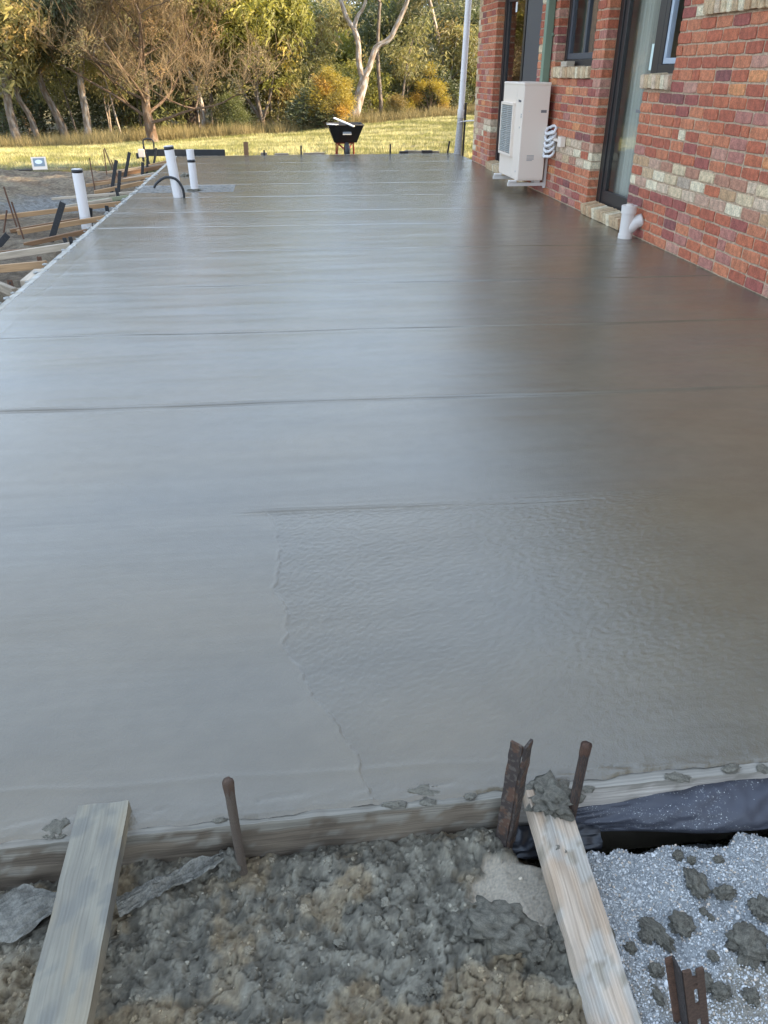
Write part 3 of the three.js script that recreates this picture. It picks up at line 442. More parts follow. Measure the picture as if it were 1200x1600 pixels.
for (let i = 0; i < 4; i++) { const z1 = -1.2 - i * 3.64, z0 = i === 3 ? -15.8 : z1 - 3.63; tag(obj('formwork_board', vcol(ridged(-1.95, -1.904, -0.2, -0.004 + 0.004 * (i % 2), z0, z1, 0.024, 0.004, 12 + i), (x, y, z) => mix3([0.50, 0.46, 0.38], [0.62, 0.61, 0.57], sm(-0.1, 0.4, fbm(z * 6, x * 30 + y * 8, 3)))), splashed), 'long cement spattered edge board beside the excavated dirt', 'board', 'edge boards along the dirt side of the slab'); }
tag(obj('formwork_board', vcol(ridged(-1.95, 3.2, -0.2, -0.004, -15.81, -15.765, 0.04, 0.003, 31), (x, y) => mix3([0.35, 0.28, 0.2], [0.5, 0.48, 0.44], sm(-0.1, 0.4, fbm(x * 5, y * 8, 3)))), splashed), 'far end formwork board between slab and lawn', 'board');
// lumps of cement dropped on the edge boards
function lump(seed, r, squash = 0.6, rough = 0.35) { const g = new THREE.IcosahedronGeometry(1, 8); const p = g.attributes.position, v = V(0, 0, 0); for (let i = 0; i < p.count; i++) { v.fromBufferAttribute(p, i); const k = 1 + rough * n3(v.x * 1.3 + seed * 5, v.y * 1.3, v.z * 1.3) + rough * 0.5 * n3(v.x * 3.1, v.y * 3.1 + seed * 3, v.z * 3.1) + rough * 0.22 * n3(v.x * 8, v.y * 8, v.z * 8 + seed) + rough * 0.1 * n3(v.x * 19, v.y * 19 + seed, v.z * 19); p.setXYZ(i, v.x * k * r, v.y * k * r * squash, v.z * k * r); } g.computeVertexNormals(); uvm(g, 1, 1, seed, seed); return g; }
function smoothLump(seed, r, squash, rough) { const a = lump(seed, r, squash, rough); a.deleteAttribute('normal'); a.deleteAttribute('uv'); const m = mergeVertices(a); m.computeVertexNormals(); uvm(m, 1, 1, seed, seed); return m; }
const wetCement = std({ color: lin(0.33, 0.295, 0.225), roughness: 0.8, map: clone(blotchTex, 12, 12), bumpMap: clone(grainTex, 14, 14), bumpScale: 0.004 });
{
  const r = rngOf(51), list = []; for (let i = 0; i < 110; i++) { const z = -5 - 10.7 * r(), g = smoothLump(60 + i % 17, 0.009 + 0.02 * r() * r(), 0.45, 0.4).clone(); g.rotateY(r() * 6); g.translate(-1.925 + (r() - 0.5) * 0.09, 0.0, z); list.push(g); }
  const o = obj('cement_droppings', merge(list), std({ color: lin(0.42, 0.41, 0.38), roughness: 0.85 })); o.userData.kind = 'stuff'; tag(o, 'cement lumps dropped along the edge boards', 'cement');
}
// braces: timbers from the edge boards out to the dirt
const braces = [
  ['long orange pine brace reaching past the white pipe', [-3.5, -0.13, -9.74], [-1.96, -0.045, -10.21], 'pine', 0.07],
  ['pale pine brace ending beside the short steel stub', [-2.81, -0.13, -8.88], [-1.96, -0.05, -9.2], 'pine', 0.07],
  ['weathered brown brace behind the black steel peg', [-2.57, -0.14, -8.23], [-1.96, -0.05, -8.45], 'pineBrown', 0.06],
  ['grey weathered brace against the paired steel stubs', [-2.9, -0.12, -7.36], [-1.97, -0.04, -7.6], 'pinePale', 0.08],
  ['short bright orange brace', [-2.75, -0.12, -6.98], [-1.97, -0.03, -6.77], 'pine', 0.085],
  ['dark grey brace with a square cut end', [-2.6, -0.13, -6.9], [-1.975, -0.045, -5.9], 'pineOld', 0.09],
  ['green treated brace behind the long orange brace', [-2.5, -0.13, -10.95], [-1.965, -0.05, -10.8], 'pineGreen', 0.07],
  ['orange brace beside the tall black peg', [-2.62, -0.13, -11.9], [-1.965, -0.05, -12.3], 'pine', 0.07],
  ['pale brace further along the dirt', [-2.6, -0.13, -12.9], [-1.965, -0.05, -13.3], 'pinePale', 0.07],
  ['brown brace near the far end of the edge board', [-2.7, -0.13, -13.9], [-1.965, -0.05, -14.4], 'pineBrown', 0.08],
  ['thin brown batten lying in front of the weathered brown brace', [-2.85, -0.16, -7.95], [-2.1, -0.14, -8.15], 'pineBrown', 0.035],
  ['thin grey batten lying across the dirt near the rusty stub', [-2.7, -0.16, -6.45], [-2.0, -0.13, -6.35], 'pineOld', 0.035],
  ['pale batten lying behind the green brace', [-3.1, -0.15, -11.5], [-2.0, -0.1, -11.65], 'pinePale', 0.04],
  ['brown batten lying between two far braces', [-2.9, -0.15, -13.2], [-2.0, -0.1, -13.75], 'pineBrown', 0.045],
  ['dark brown brace between the rusty rod and the white pipe', [-2.95, -0.15, -9.1], [-2.3, -0.1, -9.45], 'pineBrown', 0.05],
  ['pale brace crossing under the green brace', [-2.8, -0.14, -10.6], [-1.97, -0.06, -10.95], 'pinePale', 0.05],
  ['orange brace behind the tall black peg', [-2.9, -0.13, -12.7], [-1.97, -0.05, -12.95], 'pine', 0.06],
  ['grey brace near the crossed rods', [-3.0, -0.14, -14.3], [-1.97, -0.06, -14.75], 'pineOld', 0.06],
  ['last orange brace by the dark beam', [-2.5, -0.13, -14.8], [-1.965, -0.05, -15.2], 'pine', 0.07],
];
for (const [l, a, b, m, h] of braces) tag(obj('timber_brace', beam([a[0], a[1] + 0.02, a[2]], [b[0], b[1] + 0.02, b[2]], 0.04, h * 0.72), M[m]), l, 'timber', 'timber braces beside the slab');
tag(obj('packing_block', span(-2.03, -1.957, -0.06, -0.01, -6.62, -6.22), M.pinePale), 'small pale packing block against the edge board', 'timber');
// steel pegs and rods
function peg(label, a, b, w, m = M.black, group = 'steel pegs beside the slab') {
  const t = thing('steel_peg', label, 'peg', [0, 0, 0], 0, group), A = V(...a), Bv = V(...b), d = Bv.clone().sub(A), L = d.length(), X = d.clone().normalize(), Z = V(0, 0, 1), Y = Z.clone().cross(X).normalize(); Z.copy(X).cross(Y);
  const mt = new THREE.Matrix4().makeBasis(X, Y, Z).setPosition(A.clone().add(Bv).multiplyScalar(0.5));
  obj('flange', merge([bx(L, w, 0.006), bx(L, 0.006, w * 0.6, 0, w / 2 - 0.003, -w * 0.3 - 0.0032)]).applyMatrix4(mt), m, t);
  const holes = []; for (let s = -L * 0.42; s < L * 0.45; s += 0.06) { const c = new THREE.CylinderGeometry(0.008, 0.008, 0.0085, 10); c.rotateX(Math.PI / 2); c.translate(s, 0, 0); uvm(c); holes.push(c); } obj('holes', merge(holes).applyMatrix4(mt), M.blackPipe, t).userData.kind = 'stuff'; return t;
}
peg('black perforated steel peg splashed with white cement', [-2.45, -0.24, -8.57], [-2.21, 0.22, -8.57], 0.06);
peg('black steel peg leaning beside the orange brace', [-2.52, -0.24, -12.45], [-2.36, 0.25, -12.45], 0.05);
peg('black steel peg furthest along the edge boards', [-2.56, -0.24, -13.78], [-2.39, 0.24, -13.78], 0.05);
peg('low tilted black steel peg at the outer end of the pale brace', [-2.95, -0.24, -8.3], [-2.72, -0.03, -8.3], 0.06);
peg('short black stub peg against the pale brace', [-2.24, -0.22, -9.66], [-2.2, 0.01, -9.66], 0.045);
peg('paired black steel stub at the grey brace end', [-2.02, -0.2, -7.72], [-2.04, 0.03, -7.72], 0.035); peg('paired black steel stub at the grey brace end', [-1.985, -0.2, -7.74], [-1.99, 0.035, -7.74], 0.035);
peg('small rusty stub peg behind the orange brace', [-2.1, -0.2, -7.05], [-2.1, 0.0, -7.05], 0.04, M.rust); peg('rusty stub peg beside the dark grey brace', [-2.06, -0.2, -6.12], [-2.07, 0.02, -6.12], 0.04, M.rust);
peg('small black stub against the long orange brace', [-2.08, -0.2, -9.95], [-2.08, -0.01, -9.95], 0.045);
peg('short black stub beside the green brace', [-2.12, -0.2, -10.95], [-2.13, 0.06, -10.95], 0.04); peg('leaning black peg behind the pale batten', [-2.3, -0.22, -11.75], [-2.2, 0.18, -11.75], 0.045); peg('black peg between two far braces', [-2.2, -0.22, -13.3], [-2.13, 0.14, -13.3], 0.045); peg('slim black peg beside the grey far brace', [-2.3, -0.22, -14.55], [-2.22, 0.2, -14.55], 0.04);
const rods = [['thin rusty rod standing behind the white pipe', [-2.78, -0.25, -12.69], [-2.78, 0.26, -12.69]], ['upright rusty rod of a crossed pair', [-2.84, -0.25, -13.98], [-2.82, 0.27, -13.98]], ['leaning rusty rod of a crossed pair', [-2.58, -0.25, -13.55], [-2.75, 0.31, -13.7]], ['thin rod beside the tall black pegs', [-2.45, -0.25, -13.1], [-2.56, 0.2, -13.1]], ['long leaning rusty rod at the end of a brace', [-2.98, -0.25, -9.47], [-3.03, 0.27, -9.47]], ['rusty rod fixed to the weathered brown brace', [-2.66, -0.25, -8.6], [-2.71, 0.23, -8.6]], ['short rusty rod leaning the other way', [-3.08, -0.25, -9.18], [-2.96, 0.07, -9.18]], ['tall dark rod at the end of the long orange brace', [-3.35, -0.25, -10.0], [-3.36, 0.16, -10.0]]];
for (const [l, a, b] of rods) tag(obj('steel_rod', tube([a, b], 0.0085, 8), M.rust), l, 'rod', 'steel rods beside the slab');
// far end: stakes, beam, wheelbarrow
tag(obj('timber_stake', beam([-0.655, -0.25, -15.84], [-0.645, 0.22, -15.84], 0.035, 0.085), M.pineBrown), 'brown timber stake at the far edge of the slab', 'stake');
for (const [x, h, l] of [[0.355, 0.15, 'small black peg at the far slab edge beside the timber stake'], [2.03, 0.16, 'black peg at the far slab edge beyond the wheelbarrow'], [-0.33, 0.08, 'short black peg on a block at the far slab edge'], [3.1, 0.2, 'slanting black peg beside the white downpipe']]) tag(obj('edge_peg', beam([x, -0.25, -15.86], [x + (x > 3 ? 0.07 : 0.01), h, -15.86], 0.03, 0.03), M.black), l, 'peg');
for (const [x, w, h, l] of [[-0.33, 0.12, 0.03, 'small dark block under the short black peg'], [0.0, 0.26, 0.015, 'flat pale offcut on the far slab edge'], [0.6, 0.4, 0.02, 'flat timber offcut near the wheelbarrow'], [2.3, 0.16, 0.03, 'dark timber block beside the far black peg'], [2.75, 0.2, 0.04, 'dark block at the end of a grey plank']]) tag(obj('timber_offcut', span(x - w / 2, x + w / 2, -0.15, h, -15.96, -15.87), x > 2 ? M.rustDark : M.pineOld), l, 'timber');
tag(obj('timber_plank', beam([2.35, 0.0, -16.1], [3.0, -0.01, -15.95], 0.07, 0.06), M.pineOld), 'grey plank lying on the far slab edge', 'plank');
tag(obj('dark_beam', beam([-2.57, 0.03, -16.2], [-1.06, 0.01, -16.2], 0.07, 0.115), M.black), 'long black beam lying beyond the far corner of the slab', 'beam');
{
  const t = thing('marker_stand', 'black v shaped stand holding a small white box near the far corner', 'stand', [0, 0, 0]);
  obj('leg', beam([-2.33, -0.2, -15.4], [-2.42, 0.2, -15.4], 0.03, 0.03), M.black, t); obj('leg', beam([-2.31, -0.2, -15.4], [-2.20, 0.17, -15.4], 0.03, 0.035), M.black, t); obj('handle', tube(curvePts([[-2.40, 0.1, -15.4], [-2.40, 0.3, -15.4], [-2.25, 0.3, -15.4], [-2.24, 0.12, -15.4]], 14), 0.014, 8), M.black, t);
  obj('box', span(-2.52, -2.405, 0.02, 0.155, -15.47, -15.36, 0.015), M.acWhite, t); obj('latch', merge([span(-2.565, -2.521, 0.0, 0.09, -15.44, -15.39), span(-2.47, -2.435, -0.05, 0.019, -15.44, -15.39)]), M.black, t);
}
{
  const t = thing('wheelbarrow', 'black tray wheelbarrow with red frame standing on the lawn', 'wheelbarrow', [1.27, -0.22, -16.95]);
  const tray = (s, y0, y1, th) => { const P = (w, d, y) => [[-w, y, d], [w, y, d], [w, y, -d], [-w, y, -d]], a = P(0.22 - th, 0.16 - th, y0), b = P(0.345 - th, 0.36 - th, y1), pos = []; const q = (i, j, k, l) => pos.push(...i, ...j, ...k, ...i, ...k, ...l); for (let i = 0; i < 4; i++) { const k = (i + 1) % 4; s ? q(a[i], a[k], b[k], b[i]) : q(a[k], a[i], b[i], b[k]); } s ? q(a[3], a[2], a[1], a[0]) : q(a[0], a[1], a[2], a[3]); const g = new THREE.BufferGeometry(); g.setAttribute('position', new THREE.Float32BufferAttribute(pos, 3)); g.computeVertexNormals(); uvm(g); return g; };
  obj('tray', merge([tray(true, 0.34, 0.66, 0), tray(false, 0.35, 0.66, 0.008)]), M.black, t);
  obj('rim', tube([[-0.345, 0.66, 0.36], [0.345, 0.66, 0.36], [0.345, 0.66, -0.36], [-0.345, 0.66, -0.36], [-0.345, 0.66, 0.36]], 0.012, 8, 0, false), M.black, t);
  const red = std({ color: lin(0.30, 0.055, 0.035), roughness: 0.5 });
  for (const s of [-1, 1]) obj('leg', merge([tube(curvePts([[s * 0.17, 0.36, -0.12], [s * 0.18, 0.02, -0.16], [s * 0.18, 0.0, -0.05], [s * 0.15, 0.34, 0.14]], 18), 0.014, 8), tube([[s * 0.17, 0.33, -0.3], [s * 0.05, 0.25, 0.42]], 0.014, 8)]), red, t);
  obj('cross_bar', merge([tube([[-0.18, 0.04, -0.13], [0.18, 0.04, -0.13]], 0.012, 8), tube([[-0.17, 0.33, 0.12], [0.17, 0.33, 0.12]], 0.014, 8), tube([[-0.17, 0.32, -0.12], [0.17, 0.05, -0.13]], 0.01, 8)]), red, t);
  const tyre = new THREE.TorusGeometry(0.135, 0.05, 12, 28); tyre.rotateY(Math.PI / 2); tyre.translate(0, 0.185, 0.42); const w = obj('wheel', tyre, M.black, t); const hub = new THREE.CylinderGeometry(0.09, 0.09, 0.04, 20); hub.rotateZ(Math.PI / 2); hub.translate(0, 0.185, 0.42); obj('rim', hub, red, w);
  obj('handle', tube([[0.17, 0.36, -0.1], [0.36, 0.52, -0.5]], 0.018, 8), M.charcoal, t); obj('handle', tube([[-0.17, 0.36, -0.1], [-0.25, 0.52, -0.6]], 0.018, 8), M.charcoal, t);
  obj('sticker', (() => { const g = new THREE.PlaneGeometry(0.17, 0.11); g.rotateX(-0.56); g.translate(0.02, 0.535, 0.288); return g; })(), std({ color: lin(0.36, 0.36, 0.36), roughness: 0.6, map: clone(blotchTex, 3, 3) }), t);
  tag(obj('screed_plank', beam([1.05, 0.56, -16.75], [1.42, 0.42, -16.55], 0.075, 0.02), M.pvc), 'white straightedge lying across the wheelbarrow tray', 'plank'); tag(obj('mortar_board', beam([0.93, 0.455, -16.70], [1.10, 0.45, -16.6], 0.14, 0.012), M.pvc), 'pale plastic float on the edge of the wheelbarrow tray', 'float');
}
{ const t = thing('picture_panel', 'small tilted white panel with a pale oval print on the lawn edge', 'panel', [-4.16, -0.14, -15.1], 0.25); const g = bx(0.24, 0.22, 0.02, 0, 0, 0); g.rotateX(-0.5); g.translate(0, 0.11, 0); obj('panel', g, M.acWhite, t); const q = new THREE.PlaneGeometry(0.18, 0.14); q.translate(0, 0.015, 0.0125); q.rotateX(-0.5); q.translate(0, 0.11, 0); obj('print', q, std({ color: lin(0.22, 0.26, 0.28), roughness: 0.6 }), t); const e = new THREE.CircleGeometry(0.06, 28); e.scale(1, 0.6, 1); e.translate(-0.005, 0.02, 0.0165); e.rotateX(-0.5); e.translate(0, 0.11, 0); obj('oval', e, std({ color: lin(0.72, 0.76, 0.82), roughness: 0.6 }), t);
  tag(obj('flat_offcut', bx(0.3, 0.02, 0.08, -4.42, -0.12, -15.0), M.rustDark), 'dark offcut lying beside the small white panel', 'timber'); }
// pipes rising through and beside the slab
function riser(label, base, top, r, capY, rough) {
  const t = thing('riser_pipe', label, 'pipe', base), T = V(...top).sub(V(...base)), n = T.clone().normalize(); obj('pipe', tube([[0, -0.2, 0], [0, 0, 0], T.toArray()], r, 24), M.pvc, t);
  const p = T.clone().multiplyScalar(capY); obj('band', tube([p.clone().addScaledVector(n, -0.016), p.clone().addScaledVector(n, 0.018)], r * 1.035, 24), M.blackPipe, t);
  if (rough) obj('cement_collar', smoothLump(5, r * 1.6, 0.22, 0.5).translate(0, 0.0, 0), wetCement, t); return t;
}
riser('tall white pipe rising through the slab beside the black conduit', [-1.31, 0, -10.48], [-1.352, 0.58, -10.48], 0.058, 0.955, false);
riser('shorter white pipe with a black band in the rough patch', [-1.17, 0, -11.17], [-1.175, 0.48, -11.17], 0.049, 0.72, true);
riser('white pipe with black cap standing in the dirt', [-2.265, -0.25, -9.6], [-2.256, 0.425, -9.59], 0.058, 0.97, false);
tag(obj('black_conduit', tube(curvePts([[-1.235, -0.05, -10.42], [-1.235, 0.1, -10.42], [-1.30, 0.21, -10.42], [-1.42, 0.235, -10.42], [-1.54, 0.17, -10.42], [-1.58, 0.12, -10.42]], 24), 0.0155, 10), M.blackPipe), 'black conduit arching out of the slab beside the white pipe', 'conduit');
tag(obj('cement_clump', smoothLump(9, 0.06, 0.4, 0.5).translate(-1.45, 0.01, -12.7), wetCement), 'dark cement clump on the slab behind the white pipes', 'cement');

// ---------------------------------------------------------------- foreground timbers, stakes, plastic and clods
const greyPlank = std({ vertexColors: true, map: woodTex, bumpMap: woodTex, bumpScale: 0.004, roughness: 0.85 });
{
  const g = vcol(ridged(-0.052, 0.052, -0.036, 0, -0.42, 0.42, 0.009, 0.0016, 17), (x, y, z) => mix3(mix3(mix3([0.205, 0.185, 0.145], [0.25, 0.225, 0.172], sm(-0.3, 0.3, fbm(x * 30, z * 4, 3))), [0.17, 0.16, 0.135], 0.8 * sm(0.0, 0.25, fbm(x * 12, z * 9, 4, n2b))), [0.29, 0.235, 0.155], 0.6 * sm(0.1, 0.5, fbm(x * 18 + 4, z * 3, 3, n2c)))); g.rotateX(0.045); g.translate(-0.458, 0.012, -0.75);
  tag(obj('cement_plank', g, std({ vertexColors: true, bumpMap: clone(woodTex, 0.6, 2.2), bumpScale: 0.003, roughness: 0.85 })), 'grey cement coated plank laid from the front formwork over the dirt', 'plank');
}
{
  const g = vcol(ridged(-0.044, 0.044, -0.038, 0, -0.34, 0.34, 0.009, 0.0016, 23), (x, y, z) => mix3(mix3([0.50, 0.375, 0.265], [0.60, 0.49, 0.38], sm(-0.3, 0.3, fbm(x * 45, z * 3, 3))), mix3([0.52, 0.49, 0.43], [0.30, 0.27, 0.21], sm(0.1, 0.3, fbm(x * 22, z * 16, 4))), sm(-0.1, 0.3, fbm(x * 14 + 9, z * 6, 3, n2c)) * 0.85)); g.rotateZ(-0.06); g.rotateX(0.235); g.rotateY(0.025); g.translate(0.497, -0.062, -0.775);
  const t = thing('brace_plank', 'pale bare timber brace sloping from the slab edge onto gravel', 'plank', [0, 0, 0]); obj('timber', g, greyPlank, t);
  const nh = new THREE.CylinderGeometry(0.005, 0.005, 0.003, 12); nh.translate(0.50, -0.044, -0.885); obj('nail_head', nh, M.pvc, t);
  const clod = (label, s, r, x, y, z, sx = 1, sz = 1, sq = 0.45) => { const c = smoothLump(s, r, sq, 0.5); c.scale(sx, 1, sz); c.translate(x, y, z); return tag(obj('cement_clod', c, wetCement), label, 'cement'); };
  clod('wet cement spread over the top end of the timber brace', 3, 0.052, 0.497, 0.012, -1.085, 0.95, 0.85, 0.33); clod('cement clod halfway up the timber brace', 4, 0.019, 0.492, -0.022, -0.985, 1.1, 1); clod('long cement smear on the edge of the timber brace', 6, 0.017, 0.535, -0.072, -0.83, 0.6, 2.4); clod('small cement clod low on the timber brace', 7, 0.014, 0.527, -0.094, -0.745);
}
const angle = (label, x, z, y0, y1, w, m, turn, lean) => { const t = thing('angle_stake', label, 'stake', [x, y0, z], turn); const L = y1 - y0, g = merge([ridged(0, w, 0, L, -0.003, 0.003, 0.006, 0.0012, 3), ridged(-0.003, 0.003, 0, L, -w, -0.0032, 0.006, 0.0012, 5)]); obj('steel', g, m, t); t.rotation.z = lean; t.rotation.order = 'ZYX'; return t; };
const rustSteel = (() => std({ color: lin(1, 1, 1), roughness: 0.75, map: tex(512, 512, (u, v) => { const a = tnoise(u, v, 5, 5, 31), b = tnoise(u, v, 24, 24, 32), p = sm(0.25, 0.6, tnoise(u, v, 13, 13, 33)); let c = mix3([0.28, 0.235, 0.21], [0.40, 0.29, 0.22], sm(-0.2, 0.6, a + 0.4 * b)); c = mix3(c, [0.55, 0.52, 0.47], p * 0.35); return c; }, true, 4, 4), bumpMap: clone(grainTex, 8, 8), bumpScale: 0.003 }))();
angle('rusty angle iron stake standing against the slab edge beside the timber brace', 0.398, -1.055, -0.2, 0.205, 0.031, rustSteel, 0.785, -0.03);
{ const t = thing('rod_stake', 'rusty mushroomed round stake driven before the front formwork', 'stake', [-0.178, -0.2, -1.07]); obj('rod', tube([[0.008, 0, 0.012], [0.003, 0.2, 0.006], [0, 0.365, 0]], 0.0098, 14, 0.12), std({ color: lin(0.27, 0.20, 0.145), roughness: 0.85, map: clone(blotchTex, 14, 14), bumpMap: clone(grainTex, 12, 12), bumpScale: 0.004 }), t); obj('top', tube([[0, 0.34, 0], [0, 0.365, 0], [-0.001, 0.376, 0]], [0.010, 0.0112, 0.0098], 14, 0.25), std({ color: lin(0.26, 0.16, 0.105), roughness: 0.85, map: clone(blotchTex, 14, 14), bumpMap: clone(grainTex, 12, 12), bumpScale: 0.004 }), t); const c = smoothLump(21, 0.028, 0.8, 0.5); c.translate(-0.02, 0.12, 0.0); obj('cement_crust', c, wetCement, t); }
{ const t = thing('rod_stake', 'thin rusty round stake standing beside the timber brace', 'stake', [0.548, -0.2, -1.072]); obj('rod', tube([[-0.02, 0, 0.02], [0, 0.375, 0]], 0.0105, 14, 0.1), rustSteel, t); obj('top', tube([[-0.0012, 0.35, 0], [0, 0.378, 0]], [0.0112, 0.012], 14, 0.15), M.rust, t); const c = smoothLump(22, 0.018, 0.8, 0.5); c.translate(-0.026, 0.18, 0.005); obj('cement_crust', c, wetCement, t); }
{ // slotted channel peg
  const t = thing('slotted_peg', 'rusty slotted steel channel peg driven upright into the gravel', 'peg', [0.675, -0.28, -0.655], 0.05); t.rotation.z = 0.27; const s = new THREE.Shape(); s.moveTo(0, 0); s.lineTo(0.034, 0); s.lineTo(0.034, 0.395); s.lineTo(0.0225, 0.393); s.lineTo(0.0225, 0.372); s.lineTo(0.0135, 0.374); s.lineTo(0.0125, 0.4); s.lineTo(0, 0.402); s.closePath(); const slot = (y0, y1) => { const h = new THREE.Path(); h.absarc(0.018, y0, 0.0045, Math.PI, 2 * Math.PI); h.absarc(0.018, y1, 0.0045, 0, Math.PI); h.closePath(); s.holes.push(h); }; slot(0.05, 0.11); slot(0.17, 0.23); slot(0.285, 0.335); slot(0.351, 0.354);
  const g = new THREE.ExtrudeGeometry(s, { depth: 0.004, bevelEnabled: true, bevelSize: 0.0008, bevelThickness: 0.0008, bevelSegments: 1 }); uvm(g, 0.5, 0.5, 0, 0, 'y'); obj('face', g, std({ color: lin(0.19, 0.105, 0.065), roughness: 0.8, map: clone(blotchTex, 8, 8), bumpMap: clone(grainTex, 10, 10), bumpScale: 0.003 }), t); obj('flange', bx(0.004, 0.402, 0.03, -0.003, 0.201, -0.0125), M.rustDark, t); obj('flange', bx(0.014, 0.402, 0.0045, -0.0105, 0.2, -0.026), M.rust, t);
}
{ // black plastic membrane bulging from under the right board
  const us = range(0, 1, 0.006), vs = range(0, 1, 0.02), sheet = grid(us, vs, (u, v) => {
    const x = lerp(0.56, 1.9, Math.pow(u, 1.0)), a = v * Math.PI * 1.02, fat = sm(0.0, 0.28, u) * (1 - 0.25 * sm(0.35, 0.6, u)), wr = 0.004 * n2(x * 7 + v * 2, v * 3) + 0.0014 * n2b(x * 22, v * 6);
    const out = 0.016 + 0.055 * fat, hh = 0.035 + 0.03 * fat; return [x, -0.098 + 0.012 * sm(0.58, 0.9, x) + Math.cos(a) * hh * 0.85 + wr, -1.112 + Math.sin(a) * (out + wr * 1.4) + 0.02 * v * v];
  });
  const uv = sheet.attributes.uv; for (let j = 0, k = 0; j < vs.length; j++) for (let i = 0; i < us.length; i++, k++) uv.setXY(k, us[i] * 1.4, vs[j] * 0.16);
  const c = document.createElement('canvas'); c.width = 1536; c.height = 256; const x = c.getContext('2d'), r = rngOf(71); x.fillStyle = '#404149'; x.fillRect(0, 0, 1536, 256); for (let i = 0; i < 11000; i++) { const px = r() * 1536, py = r() * 256; if (n2(px * 0.006, py * 0.012) + 0.55 * r() < 0.0) continue; const s = 0.35 + 1.5 * r() * r(), g = Math.round(110 + 130 * r()); x.fillStyle = `rgba(${g},${g},${g - 6},${0.4 + 0.6 * r()})`; x.beginPath(); x.ellipse(px, py, s, s * 1.1, 0, 0, 7); x.fill(); } x.fillStyle = 'rgba(190,185,170,0.7)'; for (let i = 0; i < 60; i++) { x.beginPath(); x.ellipse(560 + 190 * r(), 70 + 110 * r(), 1 + 4 * r(), 1 + 5 * r(), r() * 3, 0, 7); x.fill(); }
  const tx = new THREE.CanvasTexture(c); tx.colorSpace = THREE.SRGBColorSpace; tx.wrapS = tx.wrapT = THREE.RepeatWrapping; tx.repeat.set(1 / 1.4, 1 / 0.16);
  tag(obj('plastic_membrane', sheet, std({ map: tx, roughness: 0.5, side: THREE.DoubleSide })), 'black plastic membrane speckled with cement bulging under the pale board', 'plastic sheet');
  const s2 = grid(range(0.40, 0.62, 0.006), range(0, 1, 0.05), (x, v) => [x, -0.09 - 0.07 * v + 0.006 * n2(x * 20, v * 4), -1.104 + 0.05 * Math.sin(v * 2.6) + 0.008 * n2(x * 14, v * 5)]); tag(obj('plastic_flap', s2, std({ color: lin(0.022, 0.023, 0.028), roughness: 0.35, side: THREE.DoubleSide })), 'dark plastic flap in the trench behind the timber brace', 'plastic sheet');
}
// slurry coated plastic scraps on the dirt
const slurry = std({ color: lin(0.36, 0.335, 0.28), roughness: 0.8, map: clone(blotchTex, 9, 9), bumpMap: clone(grainTex, 9, 9), bumpScale: 0.003, side: THREE.DoubleSide });
function scrap(label, a, b, w, seed, lift) { const A = V(...a), Bv = V(...b), d = Bv.clone().sub(A), n = V(-d.z, 0, d.x).normalize(); const g = grid(range(0, 1, 0.02), range(-1, 1, 0.06), (u, v) => { const p = A.clone().addScaledVector(d, u).addScaledVector(n, v * w * (0.75 + 0.3 * n2(u * 2, seed)) * (0.35 + 0.65 * sm(0, 0.35, 1 - u) + 0.1)); return [p.x, Math.max(p.y, foreY(p.x, p.z) + 0.004) + lift * (0.5 + 0.5 * Math.sin(v * 3 + u * 5 + seed)) + 0.006 * n2(u * 9 + v * 2, seed + v * 3), p.z]; }); tag(obj('plastic_scrap', g, slurry), label, 'plastic scrap'); }
scrap('slurry coated plastic strip curled beside the round stake', [-0.42, -0.085, -1.005], [-0.205, -0.07, -1.08], 0.028, 1, 0.012); scrap('grey coated plastic film folded beside the cement plank', [-0.80, -0.1, -0.99], [-0.53, -0.085, -1.035], 0.06, 4, 0.014);
